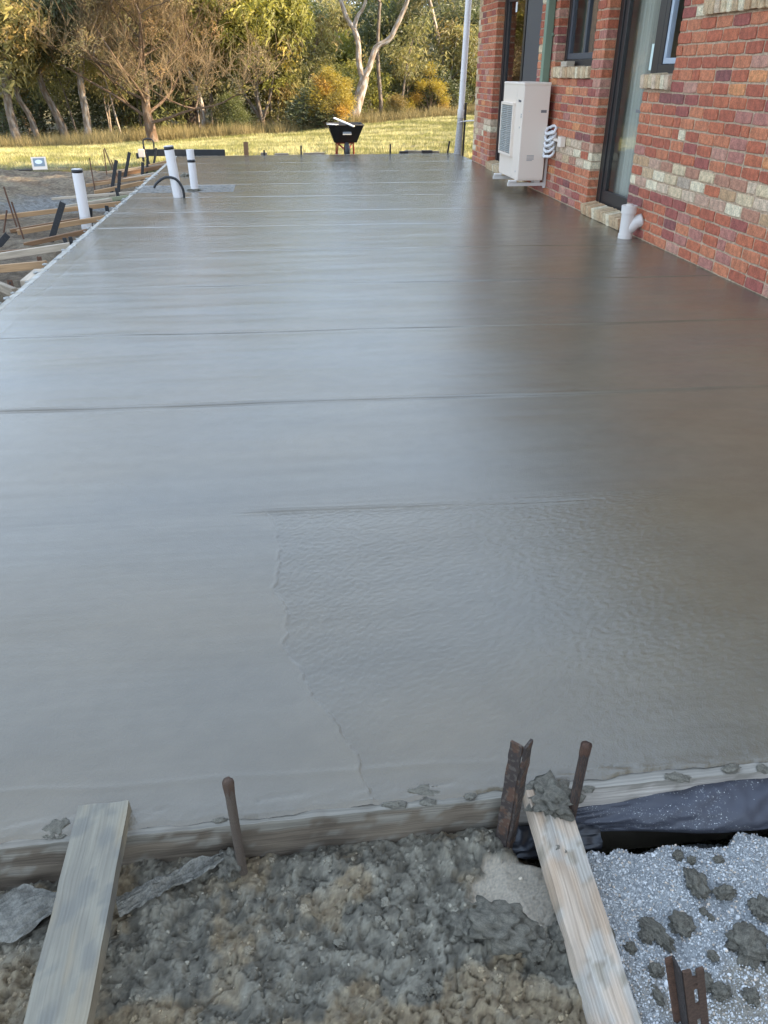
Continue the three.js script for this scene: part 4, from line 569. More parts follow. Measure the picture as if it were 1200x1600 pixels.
// clods on the gravel
const clods = [[0.776, -0.927, 0.027, 0.85, 1.3, 'smooth upright cement clod on pale gravel'], [0.826, -0.902, 0.021, 0.8, 1.3, 'crumbly cement clod with brown stones on gravel'], [0.884, -0.857, 0.027, 1, 1, 'cement clod below the speckled plastic'], [0.709, -0.852, 0.025, 1, 1.05, 'round pitted cement clod in the middle of the gravel'], [0.648, -0.841, 0.026, 0.7, 1.6, 'twisted cement clod above the slotted peg'], [0.625, -0.835, 0.016, 1, 0.9, 'dark cement clod against the twisted clod'], [0.816, -0.79, 0.038, 1.1, 1, 'largest cement clod on the gravel'], [0.842, -0.752, 0.017, 0.8, 1.4, 'small cement tail beside the largest clod'], [0.586, -0.818, 0.012, 1.1, 1, 'small flat cement clod beside the timber brace'], [0.739, -0.782, 0.011, 1.1, 1, 'little oval cement clod on open gravel'], [0.699, -0.741, 0.018, 1.2, 1, 'dark crumbly clod behind the slotted peg'], [0.722, -0.72, 0.018, 1.3, 0.9, 'broad low clod behind the slotted peg'], [0.773, -0.701, 0.016, 1, 1, 'squat cement clod on sandy gravel'], [0.596, -0.72, 0.012, 0.8, 1.6, 'narrow clod between brace and slotted peg'], [0.615, -0.765, 0.015, 0.9, 1.2, 'clod beside the head of the slotted peg'], [0.765, -0.872, 0.009, 1, 1, 'small brown pebble clod on gravel'], [0.773, -0.858, 0.009, 1, 1, 'small dark pebble clod on gravel'], [0.79, -0.98, 0.010, 1.2, 1, 'small brown clod near the plastic'], [0.85, -0.975, 0.012, 1, 1, 'cement crumb under the plastic bulge'], [0.77, -1.0, 0.013, 1, 0.9, 'cement crumb at the plastic edge'], [0.335, -0.862, 0.046, 1.35, 0.9, 'thick cement pile beside the bare clay patch'], [0.395, -0.83, 0.026, 1.1, 1, 'dark cement clod at the foot of the clay patch'], [0.27, -0.885, 0.026, 1, 1, 'cement clod behind the thick pile'], [0.452, -0.845, 0.022, 1.2, 0.9, 'cement clod beside the timber brace and clay patch'], [0.405, -0.862, 0.014, 1, 0.8, 'thin slate coloured clod chip']];
clods.forEach(([x, z, r, sx, sz, l], i) => { const g = smoothLump(130 + i, r * (x > 0.5 ? 0.88 : 1), 0.6, 0.34); g.scale(sx, 1, sz); g.rotateY(i * 1.7); g.translate(x, foreY(x, z) + r * 0.3, z); tag(obj('cement_clod', g, wetCement), l, 'cement clod'); });
// cement slopped over the front board and clods in the dirt
{
  const r = rngOf(53), list = []; for (let i = 0; i < 22; i++) { const x = lerp(-0.85, 1.2, r()); if (Math.abs(x - 0.5) < 0.06) continue; const g = smoothLump(160 + i % 19, 0.008 + 0.016 * r() * r(), 0.2 + 0.12 * r(), 0.35).clone(); g.scale(1 + 1.5 * r(), 1, 1); g.rotateY((r() - 0.5) * 0.5); g.translate(x, -0.004 + 0.004 * r() - (r() < 0.25 ? 0.03 * r() : 0), -1.15 + 0.042 * r()); list.push(g); }
  const o = obj('cement_slop', merge(list), wetCement); o.userData.kind = 'stuff'; tag(o, 'thin lumps of cement slopped over the front formwork', 'cement');
  const base = [0, 1, 2, 3].map((i) => smoothLump(190 + i, 1, 0.7, 0.4)), mats = base.map((g) => g), m = new THREE.Matrix4();
  const c = new THREE.Color(), im = new THREE.InstancedMesh(base[1], std({ color: lin(1, 1, 1), roughness: 0.95 }), 150); for (let i = 0; i < 150; i++) { let x, z; do { x = lerp(-0.85, 0.56, r()); z = lerp(-1.1, -0.58, r()); } while (inGravel(x, z) > 0.3 || (clayPatch(x, z) > 0.3 && r() < 0.9)); const s = 0.002 + 0.008 * Math.pow(r(), 3); m.compose(V(x, foreY(x, z) + s * 0.12, z), new THREE.Quaternion().setFromEuler(new THREE.Euler((r() - 0.5), r() * 6, (r() - 0.5))), V(s * (0.8 + 0.6 * r()), s * (0.7 + 0.4 * r()), s)); im.setMatrixAt(i, m); const q = foreCol(x, z), k = 0.65 + 0.3 * r(); im.setColorAt(i, c.setRGB(q[0] * k, q[1] * k, q[2] * k)); }
  im.name = 'dirt_clods'; im.userData.kind = 'stuff'; im.castShadow = im.receiveShadow = true; tag(im, 'small clods of grey brown dirt', 'dirt'); scene.add(im);
}
// gravel grains and crumbs
{
  const r = rngOf(91), stone = smoothLump(3, 1, 0.75, 0.35); const low = new THREE.IcosahedronGeometry(1, 1); { const p = low.attributes.position, v = V(0, 0, 0); for (let i = 0; i < p.count; i++) { v.fromBufferAttribute(p, i); const k = 1 + 0.35 * n3(v.x * 1.5, v.y * 1.5, v.z * 1.5); p.setXYZ(i, v.x * k, v.y * k * 0.75, v.z * k); } low.computeVertexNormals(); }
  const fill = (name, label, n, place, size, col, cat) => { const im = new THREE.InstancedMesh(low, std({ color: lin(1, 1, 1), roughness: 1 }), n), m = new THREE.Matrix4(), c = new THREE.Color(); for (let i = 0; i < n; i++) { const [x, z] = place(), s = size(); m.compose(V(x, foreY(x, z) + s * 0.2, z), new THREE.Quaternion().setFromEuler(new THREE.Euler(r() * 6, r() * 6, r() * 6)), V(s, s, s)); im.setMatrixAt(i, m); c.setRGB(...col(x, z)); im.setColorAt(i, c); } im.name = name; im.castShadow = im.receiveShadow = true; im.userData.kind = 'stuff'; tag(im, label, cat); scene.add(im); };
  fill('gravel', 'bluish grey crushed rock gravel beyond the timber brace', 46000, () => { for (;;) { const x = lerp(0.45, 1.9, Math.pow(r(), 1.15)), z = lerp(-1.06, -0.58, r()); if (r() < inGravel(x, z)) return [x, z]; } }, () => 0.0009 + 0.0022 * r() * r() + (r() < 0.012 ? 0.004 * r() : 0), (x, z) => { const k = 0.38 + 0.36 * r(); return r() < 0.12 ? [k * 1.1, k * 0.9, k * 0.7] : [k, k * 0.99, k * 0.95]; }, 'gravel');
  fill('dirt_crumbs', 'grey brown crumbs of dirt and cement', 3800, () => { for (;;) { const x = lerp(-1.5, 0.6, r()), z = lerp(-1.1, -0.58, r()); if (r() > inGravel(x, z) && (clayPatch(x, z) < 0.3 || r() < 0.1)) return [x, z]; } }, () => 0.0010 + 0.0040 * Math.pow(r(), 4) + (r() < 0.012 ? 0.005 * r() : 0), (x, z) => { const c = foreCol(x, z), k = 0.6 + 0.35 * r(); return [c[0] * k, c[1] * k, c[2] * k]; }, 'dirt');
}

// ---------------------------------------------------------------- vegetation
function sprayGeo(seed, n, len, wid, spread, droop) {              // a spray of separate leaves
  const r = rngOf(seed), pos = [], nor = [];
  for (let i = 0; i < n; i++) {
    const a = r() * 6.283, c = V((r() - 0.5) * 2, (r() - 0.5) * 1.6, (r() - 0.5) * 2).multiplyScalar(spread * 0.5), d = V(Math.cos(a), -droop + (r() - 0.5) * 1.3, Math.sin(a)).normalize(), L = len * (0.6 + 0.8 * r()), w = wid * (0.7 + 0.6 * r());
    const s = d.clone().cross(V(r() - 0.5, r() - 0.5, r() - 0.5)).normalize().multiplyScalar(w / 2), m = c.clone().addScaledVector(d, L * 0.45), t = c.clone().addScaledVector(d, L), N = d.clone().cross(s).normalize(), m1 = m.clone().add(s).addScaledVector(N, w * 0.15), m2 = m.clone().sub(s).addScaledVector(N, w * 0.15);
    for (const q of [c, m1, t, c, t, m2]) { pos.push(q.x, q.y, q.z); nor.push(N.x, N.y, N.z); }
  }
  const g = new THREE.BufferGeometry(); g.setAttribute('position', new THREE.Float32BufferAttribute(pos, 3)); g.computeVertexNormals(); return g;
}
function twigGeo(seed, n, len, rad) {                             // a fan of thin forking twigs
  const r = rngOf(seed), l = [];
  for (let i = 0; i < n; i++) { const a = r() * 6.283, e = V(Math.cos(a) * (0.5 + 0.4 * r()), 0.5 + 0.7 * r(), Math.sin(a) * (0.5 + 0.4 * r())).multiplyScalar(len * (0.6 + 0.6 * r())), m = e.clone().multiplyScalar(0.5).add(V(r() - 0.5, r() - 0.5, r() - 0.5).multiplyScalar(len * 0.25)); l.push(tube([V(0, 0, 0), m, e], [rad, rad * 0.7, rad * 0.25], 3, 0, false)); const f = m.clone().lerp(e, 0.3), h = f.clone().add(V(r() - 0.5, r() * 0.7, r() - 0.5).multiplyScalar(len * 0.7)); l.push(tube([f, h], [rad * 0.6, rad * 0.25], 3, 0, false)); }
  return merge(l);
}
const leafMat = new THREE.MeshPhysicalMaterial({ color: lin(1, 1, 1), roughness: 1, transmission: 0.5, thickness: 0, side: THREE.DoubleSide });
const gumSpray = [0, 1, 2].map((i) => sprayGeo(900 + i, 12, 0.19, 0.062, 0.44, 0.8)), bushSpray = [0, 1, 2].map((i) => sprayGeo(920 + i, 14, 0.15, 0.065, 0.38, 0.0)), fineSpray = [0, 1, 2].map((i) => sprayGeo(940 + i, 26, 0.09, 0.025, 0.36, -0.4));
const twigFan = [0, 1, 2].map((i) => twigGeo(960 + i, 4, 0.7, 0.0062));
const bark = (r, g, b) => std({ color: lin(r, g, b), map: barkTex, bumpMap: barkTex, bumpScale: 0.02, roughness: 0.9 });
const B = { pale: bark(0.52, 0.46, 0.40), grey: bark(0.30, 0.255, 0.215), brown: bark(0.27, 0.19, 0.13), dark: bark(0.075, 0.055, 0.045), tan: bark(0.42, 0.31, 0.21) };
function crown(parent, clumps, per, geo, colA, colB, seed, flat = 0.8, sc = 1, name = 'crown') {   // leaf sprays through each clump's volume
  const r = rngOf(seed), n = clumps.length * per, im = new THREE.InstancedMesh(geo, leafMat, n), m = new THREE.Matrix4(), q = new THREE.Quaternion(), c = new THREE.Color(); let k = 0;
  for (const [x, y, z, R] of clumps) {
    const tone = r(), hue = r();
    for (let i = 0; i < per; i++) {
      const u = Math.cbrt(0.12 + 0.88 * r()), a = r() * 6.283, e = Math.acos(2 * r() - 1), w = 0.75 + 0.5 * r();
      const p = V(x + R * u * Math.sin(e) * Math.cos(a) * w, y + R * flat * u * Math.cos(e), z + R * u * Math.sin(e) * Math.sin(a) * w);
      m.compose(p, q.setFromEuler(new THREE.Euler((r() - 0.5) * 0.9, r() * 6.283, (r() - 0.5) * 0.9)), V(1, 1, 1).multiplyScalar(sc * (0.7 + 0.7 * r()))); im.setMatrixAt(k, m);
      const t = Math.min(1, Math.max(0, 0.5 * tone + 0.5 * r())); c.setRGB(...mix3(colA, colB, t)); c.multiplyScalar(0.8 + 0.4 * r()); if (hue > 0.85) c.r *= 1.25; im.setColorAt(k++, c);
    }
  }
  im.name = name; im.castShadow = im.receiveShadow = true; im.userData.kind = 'stuff'; parent.add(im); return im;
}
const greens = { gum: [[0.13, 0.15, 0.04], [0.32, 0.30, 0.065]], lime: [[0.22, 0.23, 0.035], [0.45, 0.39, 0.055]], olive: [[0.18, 0.17, 0.05], [0.40, 0.33, 0.085]], dark: [[0.075, 0.095, 0.035], [0.18, 0.185, 0.055]], dry: [[0.22, 0.165, 0.08], [0.40, 0.30, 0.14]] };
// limbs that split as they rise; tips carry the leaf clumps
function limbs(r, start, dir, len, rad, depth, out, tips, spread = 0.7, lift = 0.25) {
  const pts = [start.clone()], rr = [rad], n = 5; let d = dir.clone(), p = start.clone();
  for (let i = 1; i <= n; i++) { d.add(V((r() - 0.5) * 0.45, (r() - 0.35) * lift, (r() - 0.5) * 0.45)).normalize(); p = p.clone().addScaledVector(d, len / n); pts.push(p); rr.push(rad * (1 - 0.45 * i / n)); }
  out.push(tube(pts, rr, depth > 1 ? 8 : 5, 0.1, false));
  if (depth === 0) { tips.push(p); return; }
  const k = 2 + (r() < 0.55 ? 1 : 0);
  for (let i = 0; i < k; i++) { const a = r() * 6.283, nd = d.clone().add(V(Math.cos(a) * spread, 0.15 + 0.3 * r(), Math.sin(a) * spread)).normalize(); limbs(r, i === 2 ? pts[3] : p, nd, len * (0.62 + 0.2 * r()), rr[n] * (0.72 + 0.15 * r()), depth - 1, out, tips, spread, lift); }
  if (depth <= 2) tips.push(pts[4]);
}
function makeTree(name, label, group, seed, { h = 9, trunk = 0.16, lean = 0.2, first = 2.2, depth = 3, barkM = B.grey, pal = greens.gum, geo = gumSpray, per = 60, R = 0.95, low = 0, stems = 1 }) {
  const t = thing(name, label, 'tree', [0, 0, 0], 0, group), r = rngOf(seed), out = [], tips = [];
  for (let s = 0; s < stems; s++) {
    const a = r() * 6.283, ln = lean * (stems > 1 ? 1.6 : 1), top = V(Math.cos(a) * ln * first * 0.5, first, Math.sin(a) * ln * first * 0.5), mid = top.clone().multiplyScalar(0.5).add(V((r() - 0.5) * 0.3, 0, (r() - 0.5) * 0.3)), k = stems > 1 ? 0.7 : 1;
    const pts = curvePts([V((r() - 0.5) * 0.15 * (stems - 1), -0.3, (r() - 0.5) * 0.15 * (stems - 1)), mid, top], 8); out.push(tube(pts, pts.map((_, i) => trunk * k * (1.25 - 0.45 * Math.min(1, i / 8) + (i === 0 ? 0.3 : 0))), 9, 0.12, false));
    for (let i = 0; i < (stems > 1 ? 2 : 3); i++) { const b = r() * 6.283; limbs(r, top.clone(), V(Math.cos(b) * 0.5, 0.9, Math.sin(b) * 0.5).normalize(), (h - first) * 0.42, trunk * 0.62 * k, depth, out, tips); }
  }
  obj('trunk', merge(out), barkM, t);
  const clumps = tips.map((p) => [p.x, p.y, p.z, R * (0.6 + 0.7 * r())]);
  for (let i = 0; i < low; i++) { const a = r() * 6.283, d = 0.3 + 1.5 * r(); clumps.push([Math.cos(a) * d, 0.7 + r() * (first + 0.8), Math.sin(a) * d, R * (0.6 + 0.5 * r())]); }
  crown(t, clumps, per, geo[seed % 3], pal[0], pal[1], seed + 5); return t;
}
function cloneTree(src, label) { const c = src.clone(); c.name = numbered(src.name); c.userData = { ...src.userData }; if (label) c.userData.label = label; scene.add(c); return c; }
const putTree = (t, x, z, s = 1, turn = 0) => { t.position.set(x, terrain(x, z), z); t.scale.setScalar(s); t.rotation.y = turn; return t; };

// the white gum that stands alone in front of the wood
{
  const t = thing('gum_tree', 'tall smooth white gum tree with forked trunk behind the wheelbarrow', 'tree', [0, 0, 0]); const out = [], r = rngOf(5);
  const li = (pts, ra, rb2) => { const c = curvePts(pts, pts.length * 4); out.push(tube(c, c.map((_, i) => lerp(ra, rb2, i / (c.length - 1))), 12, 0.10, false)); };
  li([[2.72, -0.9, -33.9], [2.82, -0.5, -33.88], [2.99, 0.03, -33.87], [3.2, 0.67, -33.85], [3.36, 1.15, -33.83]], 0.24, 0.175);
  li([[3.34, 1.1, -33.83], [3.53, 1.46, -33.82], [3.8, 2.09, -33.79], [4.28, 2.36, -33.73], [4.58, 2.85, -33.69], [4.84, 3.33, -33.65], [5.05, 3.9, -33.5], [5.4, 4.6, -33.2]], 0.125, 0.06);
  li([[3.34, 1.0, -33.83], [3.18, 1.34, -33.85], [3.12, 1.74, -33.86], [3.12, 2.2, -33.86], [2.95, 2.7, -33.87], [2.73, 2.98, -33.89], [2.53, 3.5, -33.91], [2.35, 4.1, -34], [2.25, 4.7, -34]], 0.13, 0.06);
  li([[2.95, 2.65, -33.87], [3.09, 3.05, -33.86], [3.31, 3.33, -33.84], [3.5, 3.9, -33.8], [3.7, 4.6, -34]], 0.085, 0.045);
  const tips = []; for (const [p, d] of [[[5.4, 4.6, -33.2], [0.6, 0.5, 0]], [[2.25, 4.7, -34], [-0.6, 0.5, 0.2]], [[3.7, 4.6, -34], [0.3, 0.6, -0.2]], [[5.0, 3.9, -33.5], [0.9, 0.7, 0.3]], [[2.4, 4.2, -34], [-0.9, 0.6, 0]]]) limbs(r, V(...p), V(...d).normalize(), 1.0, 0.05, 1, out, tips);
  obj('trunk', merge(out), bark(0.56, 0.49, 0.43), t); crown(t, tips.map((p) => [p.x, p.y + 0.2, p.z, 0.8 + 0.4 * r()]), 30, gumSpray[0], ...greens.gum, 31);
}
// the leafless tree
{
  const t = thing('bare_tree', 'leafless brown tree with a wide haze of fine twigs', 'tree', [0, 0, 0]), out = [], r = rngOf(42), fans = [];
  const trunkPts = curvePts([[-4.10, -1.1, -28.7], [-4.16, -0.74, -28.7], [-4.21, -0.19, -28.69], [-4.24, 0.36, -28.69], [-4.17, 0.99, -28.7], [-4.22, 1.6, -28.7], [-4.1, 2.3, -28.6], [-4.0, 3.0, -28.6]], 30);
  out.push(tube(trunkPts, trunkPts.map((_, i) => 0.215 - 0.0062 * i), 10, 0.14, false));
  const grow = (p0, d0, len, rad, depth) => {
    const pts = [p0.clone()], rr = [rad]; let p = p0.clone(), d = d0.clone();
    for (let i = 1; i <= 4; i++) { d.add(V((r() - 0.5) * 0.5, (r() - 0.42) * 0.35, (r() - 0.5) * 0.5)).normalize(); p = p.clone().addScaledVector(d, len / 4); pts.push(p); rr.push(rad * (1 - 0.5 * i / 4)); if (depth < 3) { if (r() < 0.38) fans.push(p); if (depth < 2 && r() < 0.25) fans.push(p.clone().add(V((r() - 0.5) * 0.5, r() * 0.4, (r() - 0.5) * 0.5))); } }
    out.push(tube(pts, rr, depth > 2 ? 7 : depth > 1 ? 5 : 3, 0.08, false)); if (!depth) return;
    for (let i = 0; i < 3; i++) { const q = pts[1 + Math.floor(r() * 4)], a = r() * 6.283, nd = d.clone().multiplyScalar(0.6).add(V(Math.cos(a) * 0.8, 0.05 + 0.45 * r(), Math.sin(a) * 0.8)).normalize(); grow(q, nd, len * (0.5 + 0.25 * r()), rr[2] * 0.62, depth - 1); }
  };
  for (let i = 0; i < 15; i++) { const k = 9 + Math.floor(i * 1.35), a = i * 2.4 + r(); grow(trunkPts[k], V(Math.cos(a), 0.12 + 0.05 * i + 0.35 * r(), Math.sin(a) * 0.8).normalize(), 2.3 - 0.08 * i + r() * 0.7, 0.055 - 0.002 * i, 3); }
  obj('trunk', merge(out), B.brown, t);
  const im = new THREE.InstancedMesh(twigFan[0], bark(0.56, 0.43, 0.25), fans.length), m = new THREE.Matrix4(); fans.forEach((p, i) => { m.compose(p, new THREE.Quaternion().setFromEuler(new THREE.Euler((r() - 0.5) * 1.4, r() * 6.283, (r() - 0.5) * 1.4)), V(1, 1, 1).multiplyScalar(0.7 + 0.7 * r())); im.setMatrixAt(i, m); });
  crown(t, fans.filter((_, i) => i % 16 === 0).map((p) => [p.x, p.y, p.z, 0.38]), 7, fineSpray[1], [0.24, 0.19, 0.07], [0.42, 0.32, 0.11], 77, 0.8, 0.9, 'foliage');
  im.name = 'twigs'; im.userData.kind = 'stuff'; t.add(im);
}
// trees of the wood's edge whose trunks show
function paleTree(label, pts, r0, r1, m, pal, seed, R = 0.9, per = 55, extra = []) {
  const t = thing('edge_tree', label, 'tree', [0, 0, 0], 0), r = rngOf(seed), out = [], tips = [], c = curvePts(pts, pts.length * 3);
  out.push(tube(c, c.map((_, i) => lerp(r0, r1, i / (c.length - 1))), 9, 0.12, false));
  for (const e of extra) { const k = curvePts(e, e.length * 3); out.push(tube(k, k.map((_, i) => lerp(r1 * 1.05, r1 * 0.5, i / (k.length - 1))), 7, 0.1, false)); tips.push(k[k.length - 1]); limbs(r, k[k.length - 1], V(r() - 0.5, 0.7, r() - 0.5).normalize(), 1.0, r1 * 0.5, 2, out, tips); }
  for (let i = 0; i < 3; i++) { const a = r() * 6.283; limbs(r, c[c.length - 1], V(Math.cos(a) * 0.8, 0.6, Math.sin(a) * 0.8).normalize(), 1.1, r1 * 0.7, 2, out, tips); }
  obj('trunk', merge(out), m, t); crown(t, tips.map((p) => [p.x, p.y, p.z, R * (0.7 + 0.5 * r())]), Math.round(per * 0.6), gumSpray[seed % 3], ...pal, seed + 9); return t;
}
paleTree('forked grey gum leaning over the sunlit lawn, twisted low limbs', [[-8.35, -1.3, -28.8], [-8.42, -0.95, -28.79], [-8.48, -0.26, -28.78], [-8.5, 0.47, -28.77], [-8.46, 1.0, -28.78]], 0.17, 0.11, B.grey, greens.olive, 101, 0.8, 45, [[[-8.46, 0.9, -28.78], [-8.24, 1.52, -28.85], [-8.25, 2.2, -28.84], [-7.99, 3.02, -28.92]], [[-8.48, 0.6, -28.77], [-8.9, 1.3, -28.6], [-9.3, 2.2, -28.6]]]);
paleTree('short dark trunk bending beside the forked grey gum', [[-7.95, -1.3, -29.45], [-8.01, -0.97, -29.43], [-8.02, -0.39, -29.43], [-8.11, 0.11, -29.4], [-8.3, 0.6, -29.3], [-8.2, 1.6, -29.3]], 0.12, 0.07, B.grey, greens.dark, 104, 0.75, 50);
paleTree('low slanting grey trunk between two straighter gums', [[-7.1, -1.3, -30.2], [-7.18, -0.98, -30.16], [-7.3, -0.35, -30.14], [-7.42, 0.1, -30.12], [-7.7, 0.9, -30.1], [-7.6, 2.2, -30.1]], 0.15, 0.09, B.grey, greens.olive, 107, 0.8, 50);
paleTree('straight white trunked gum beside the leafless tree', [[-6.64, -1.3, -30.28], [-6.64, -0.99, -30.28], [-6.52, -0.36, -30.31], [-6.5, 0.22, -30.31], [-6.5, 0.97, -30.31], [-6.23, 2.25, -30.37], [-6.2, 3.6, -30.4]], 0.15, 0.09, B.pale, greens.olive, 110, 0.85, 50);
paleTree('old dark limbed gum with a blackened hollow trunk', [[-3.33, -1.2, -32.83], [-3.33, -0.9, -32.83], [-3.33, -0.32, -32.83], [-3.23, 0.31, -32.84], [-2.97, 1.14, -32.87], [-2.53, 1.94, -32.9], [-2.11, 2.73, -32.93], [-1.71, 3.4, -32.96], [-1.5, 4.4, -33]], 0.30, 0.11, B.dark, greens.gum, 113, 0.9, 50, [[[-3.1, 0.9, -32.85], [-3.3, 1.6, -32.84], [-3.4, 2.2, -32.83], [-3.6, 3.2, -32.8]], [[-2.3, 2.3, -32.9], [-2.0, 2.2, -32.7], [-1.7, 2.6, -32.6], [-1.4, 3.5, -32.5]]]);
paleTree('pale slender gum standing close against the blackened tree', [[-2.85, -1.2, -32.2], [-2.83, -0.7, -32.2], [-2.78, 0.1, -32.2], [-2.9, 0.8, -32.2], [-3.4, 1.8, -32.3], [-3.9, 2.8, -32.4]], 0.11, 0.06, B.pale, greens.lime, 116, 0.75, 50);
paleTree('several stemmed gum with yellow green leaves in front of the wood', [[-0.6, -1.1, -33], [-0.61, -0.78, -33], [-0.68, -0.13, -33], [-0.8, 0.5, -33], [-0.7, 1.5, -33]], 0.13, 0.07, B.grey, greens.lime, 119, 0.95, 75, [[[-0.65, -0.3, -33], [-0.3, 0.5, -32.9], [-0.1, 1.4, -32.8]], [[-0.65, -0.3, -33], [-1.2, 0.5, -33.1], [-1.5, 1.3, -33.1]]]);
paleTree('thin upright grey trunk beside the white gum', [[4.13, -0.9, -35.2], [4.13, -0.5, -35.2], [4.13, 0.22, -35.2], [4.03, 1.34, -35.2], [4.01, 2.2, -35.2], [4.1, 3.6, -35.2]], 0.10, 0.06, B.grey, greens.gum, 122, 0.8, 45);
paleTree('pale bent gum limbs among dark foliage near the white downpipe', [[7.7, -0.8, -38.6], [7.5, 0.4, -38.7], [7.35, 1.6, -38.8], [7.1, 2.5, -38.9], [6.88, 3.27, -38.9], [6.6, 4.2, -39]], 0.14, 0.07, B.pale, greens.olive, 125, 0.9, 50);

// thin stems at the foot of the wood
{
  const r = rngOf(1201), mk = (k) => { const t = thing('sapling', 'thin pale sapling stem standing at the foot of the wood', 'sapling', [0, 0, 0], 0, 'saplings at the wood edge'), out = [], tips = []; for (let s = 0; s < 1 + k % 2; s++) { const a = r() * 6.283, l = 0.25 + 0.5 * r(), p = curvePts([[0, -0.2, 0], [Math.cos(a) * l * 0.3, 0.7, Math.sin(a) * l * 0.3], [Math.cos(a) * l * 0.5 + 0.15 * (r() - 0.5), 1.5, Math.sin(a) * l * 0.5], [Math.cos(a) * l, 2.5, Math.sin(a) * l]], 10); out.push(tube(p, p.map((_, i) => 0.042 - 0.0026 * i), 6, 0.1, false)); tips.push(p[10], p[8]); for (let i = 5; i < 10; i += 2) { const b = r() * 6.283, e = p[i].clone().add(V(Math.cos(b) * 0.5, 0.45, Math.sin(b) * 0.5)); out.push(tube([p[i], e], [0.015, 0.006], 4, 0, false)); tips.push(e); } } obj('stem', merge(out), k % 3 ? bark(0.60, 0.52, 0.43) : B.grey, t); crown(t, tips.map((p) => [p.x, p.y, p.z, 0.4]), 9, gumSpray[k % 3], [0.16, 0.16, 0.045], [0.36, 0.30, 0.08], 1300 + k, 0.9, 0.9); return t; };
  const protos = [0, 1, 2, 3].map(mk); [-10.4, -9.6, -8.9, -7.5, -6.9, -6.0, -5.5, -5.0, -3.9, -3.0, -2.5, -2.2, -1.3, -0.2, 0.4, 0.9, 4.9, 5.4, 5.9, 7.2, 7.9, 8.4].forEach((x, i) => { const t = i < 4 ? protos[i] : cloneTree(protos[i % 4]), z = (x < -5 ? -30.2 + 0.1 * (x + 5) : x < 1 ? lerp(-31.5, -33.2, (x + 5) / 6) : lerp(-33.2, -37, Math.min(1, (x - 1) / 6))) - 1.2 * r(); putTree(t, x, z, 0.8 + 0.5 * r(), r() * 6.283); });
}
// bushes in front of the wood
function bush(name, label, x, z, clumps, per, geo, pal, seed, cat = 'shrub', group) {
  const t = thing(name, label, cat, [x, terrain(x, z), z], 0, group), r = rngOf(seed), st = []; for (const c of clumps) st.push(tube([[0, -0.1, 0], [c[0] * 0.4, c[1] * 0.5, c[2] * 0.4], [c[0], c[1], c[2]]], [0.03, 0.02, 0.008], 5, 0, false)); obj('stems', merge(st), B.brown, t);
  crown(t, clumps, per, geo[seed % 3], ...pal, seed, 0.85, 0.85, 'foliage'); return t;
}
bush('wattle_bush', 'orange yellow flowering wattle bush beside the white gum', 1.75, -31.2, [[-0.6, 0.7, 0, 0.24], [-0.35, 1.05, 0.1, 0.26], [-0.05, 1.3, 0.1, 0.24], [0.3, 1.5, 0, 0.22], [0.55, 1.15, 0.1, 0.25], [0.75, 0.8, 0, 0.2], [0.25, 0.95, 0.25, 0.26], [0.5, 0.55, 0.2, 0.22], [-0.1, 0.75, 0.3, 0.2], [0.65, 1.4, -0.1, 0.17], [-0.3, 1.5, 0, 0.16], [0.05, 1.72, 0, 0.15]], 34, fineSpray, [[0.24, 0.20, 0.025], [0.58, 0.42, 0.035]], 201);
bush('leafy_bush', 'dark leafy bush under the orange wattle', 1.5, -31.5, [[-0.7, 0.5, 0, 0.5], [0, 0.4, 0.1, 0.5], [0.5, 0.45, -0.2, 0.5], [-0.3, 0.9, -0.3, 0.5], [0.4, 1.1, -0.3, 0.45]], 80, bushSpray, greens.dark, 204);
bush('wattle_bush', 'yellow wattle sprays in front of dark foliage by the white downpipe', 6.4, -36.4, [[-0.6, 0.7, 0, 0.2], [0.1, 1.2, 0, 0.24], [0.35, 1.0, 0.2, 0.2], [-0.1, 1.7, 0, 0.2], [-0.9, 0.4, 0.1, 0.18], [0.6, 0.6, 0, 0.17], [0.5, 0.3, 0.1, 0.15], [-0.4, 1.2, 0, 0.15]], 32, fineSpray, [[0.34, 0.26, 0.02], [0.58, 0.44, 0.04]], 207);
bush('leafy_bush', 'wide dark bush behind the yellow wattle sprays', 6.3, -37.2, [[-1.2, 0.6, 0, 0.7], [-0.3, 0.7, 0, 0.8], [0.6, 0.8, 0, 0.8], [1.3, 0.7, 0, 0.7], [0.2, 1.4, 0, 0.7]], 120, bushSpray, greens.dark, 210);
bush('leafy_bush', 'soft light green shrub on the lawn edge', -1.7, -31.9, [[-0.15, 0.35, 0, 0.42], [0.15, 0.5, 0, 0.42], [0, 0.95, 0, 0.33], [-0.3, 0.7, 0, 0.33], [0.3, 0.3, 0, 0.4]], 150, fineSpray, [[0.10, 0.13, 0.025], [0.19, 0.20, 0.04]], 213);
bush('leafy_bush', 'small yellow green bush at the foot of the thin grey trunk', 4.65, -34.8, [[0, 0.3, 0, 0.35], [0.1, 0.6, 0, 0.28]], 110, fineSpray, [[0.16, 0.14, 0.025], [0.27, 0.23, 0.04]], 216);
const midBushes = [[-11.0, -32, 1.2, 'gum'], [-9.4, -31.5, 1, 'dark'], [-5.4, -33, 1.1, 'olive'], [-0.2, -34.5, 1.2, 'lime'], [0.6, -33.5, 0.9, 'olive'], [2.4, -36, 1.2, 'gum'], [3.5, -36.6, 1.1, 'lime'], [5.4, -37.6, 1.2, 'dark'], [8.3, -38, 1.2, 'gum'], [-7.6, -32.3, 1.1, 'dark'], [-4.4, -32.6, 1, 'gum'], [-6.2, -32.8, 1.1, 'dark'], [9.8, -38.5, 1.3, 'olive'], [-2.2, -34, 1.1, 'gum'], [4.6, -38, 1.2, 'gum'], [7.1, -39.5, 1.3, 'olive']];
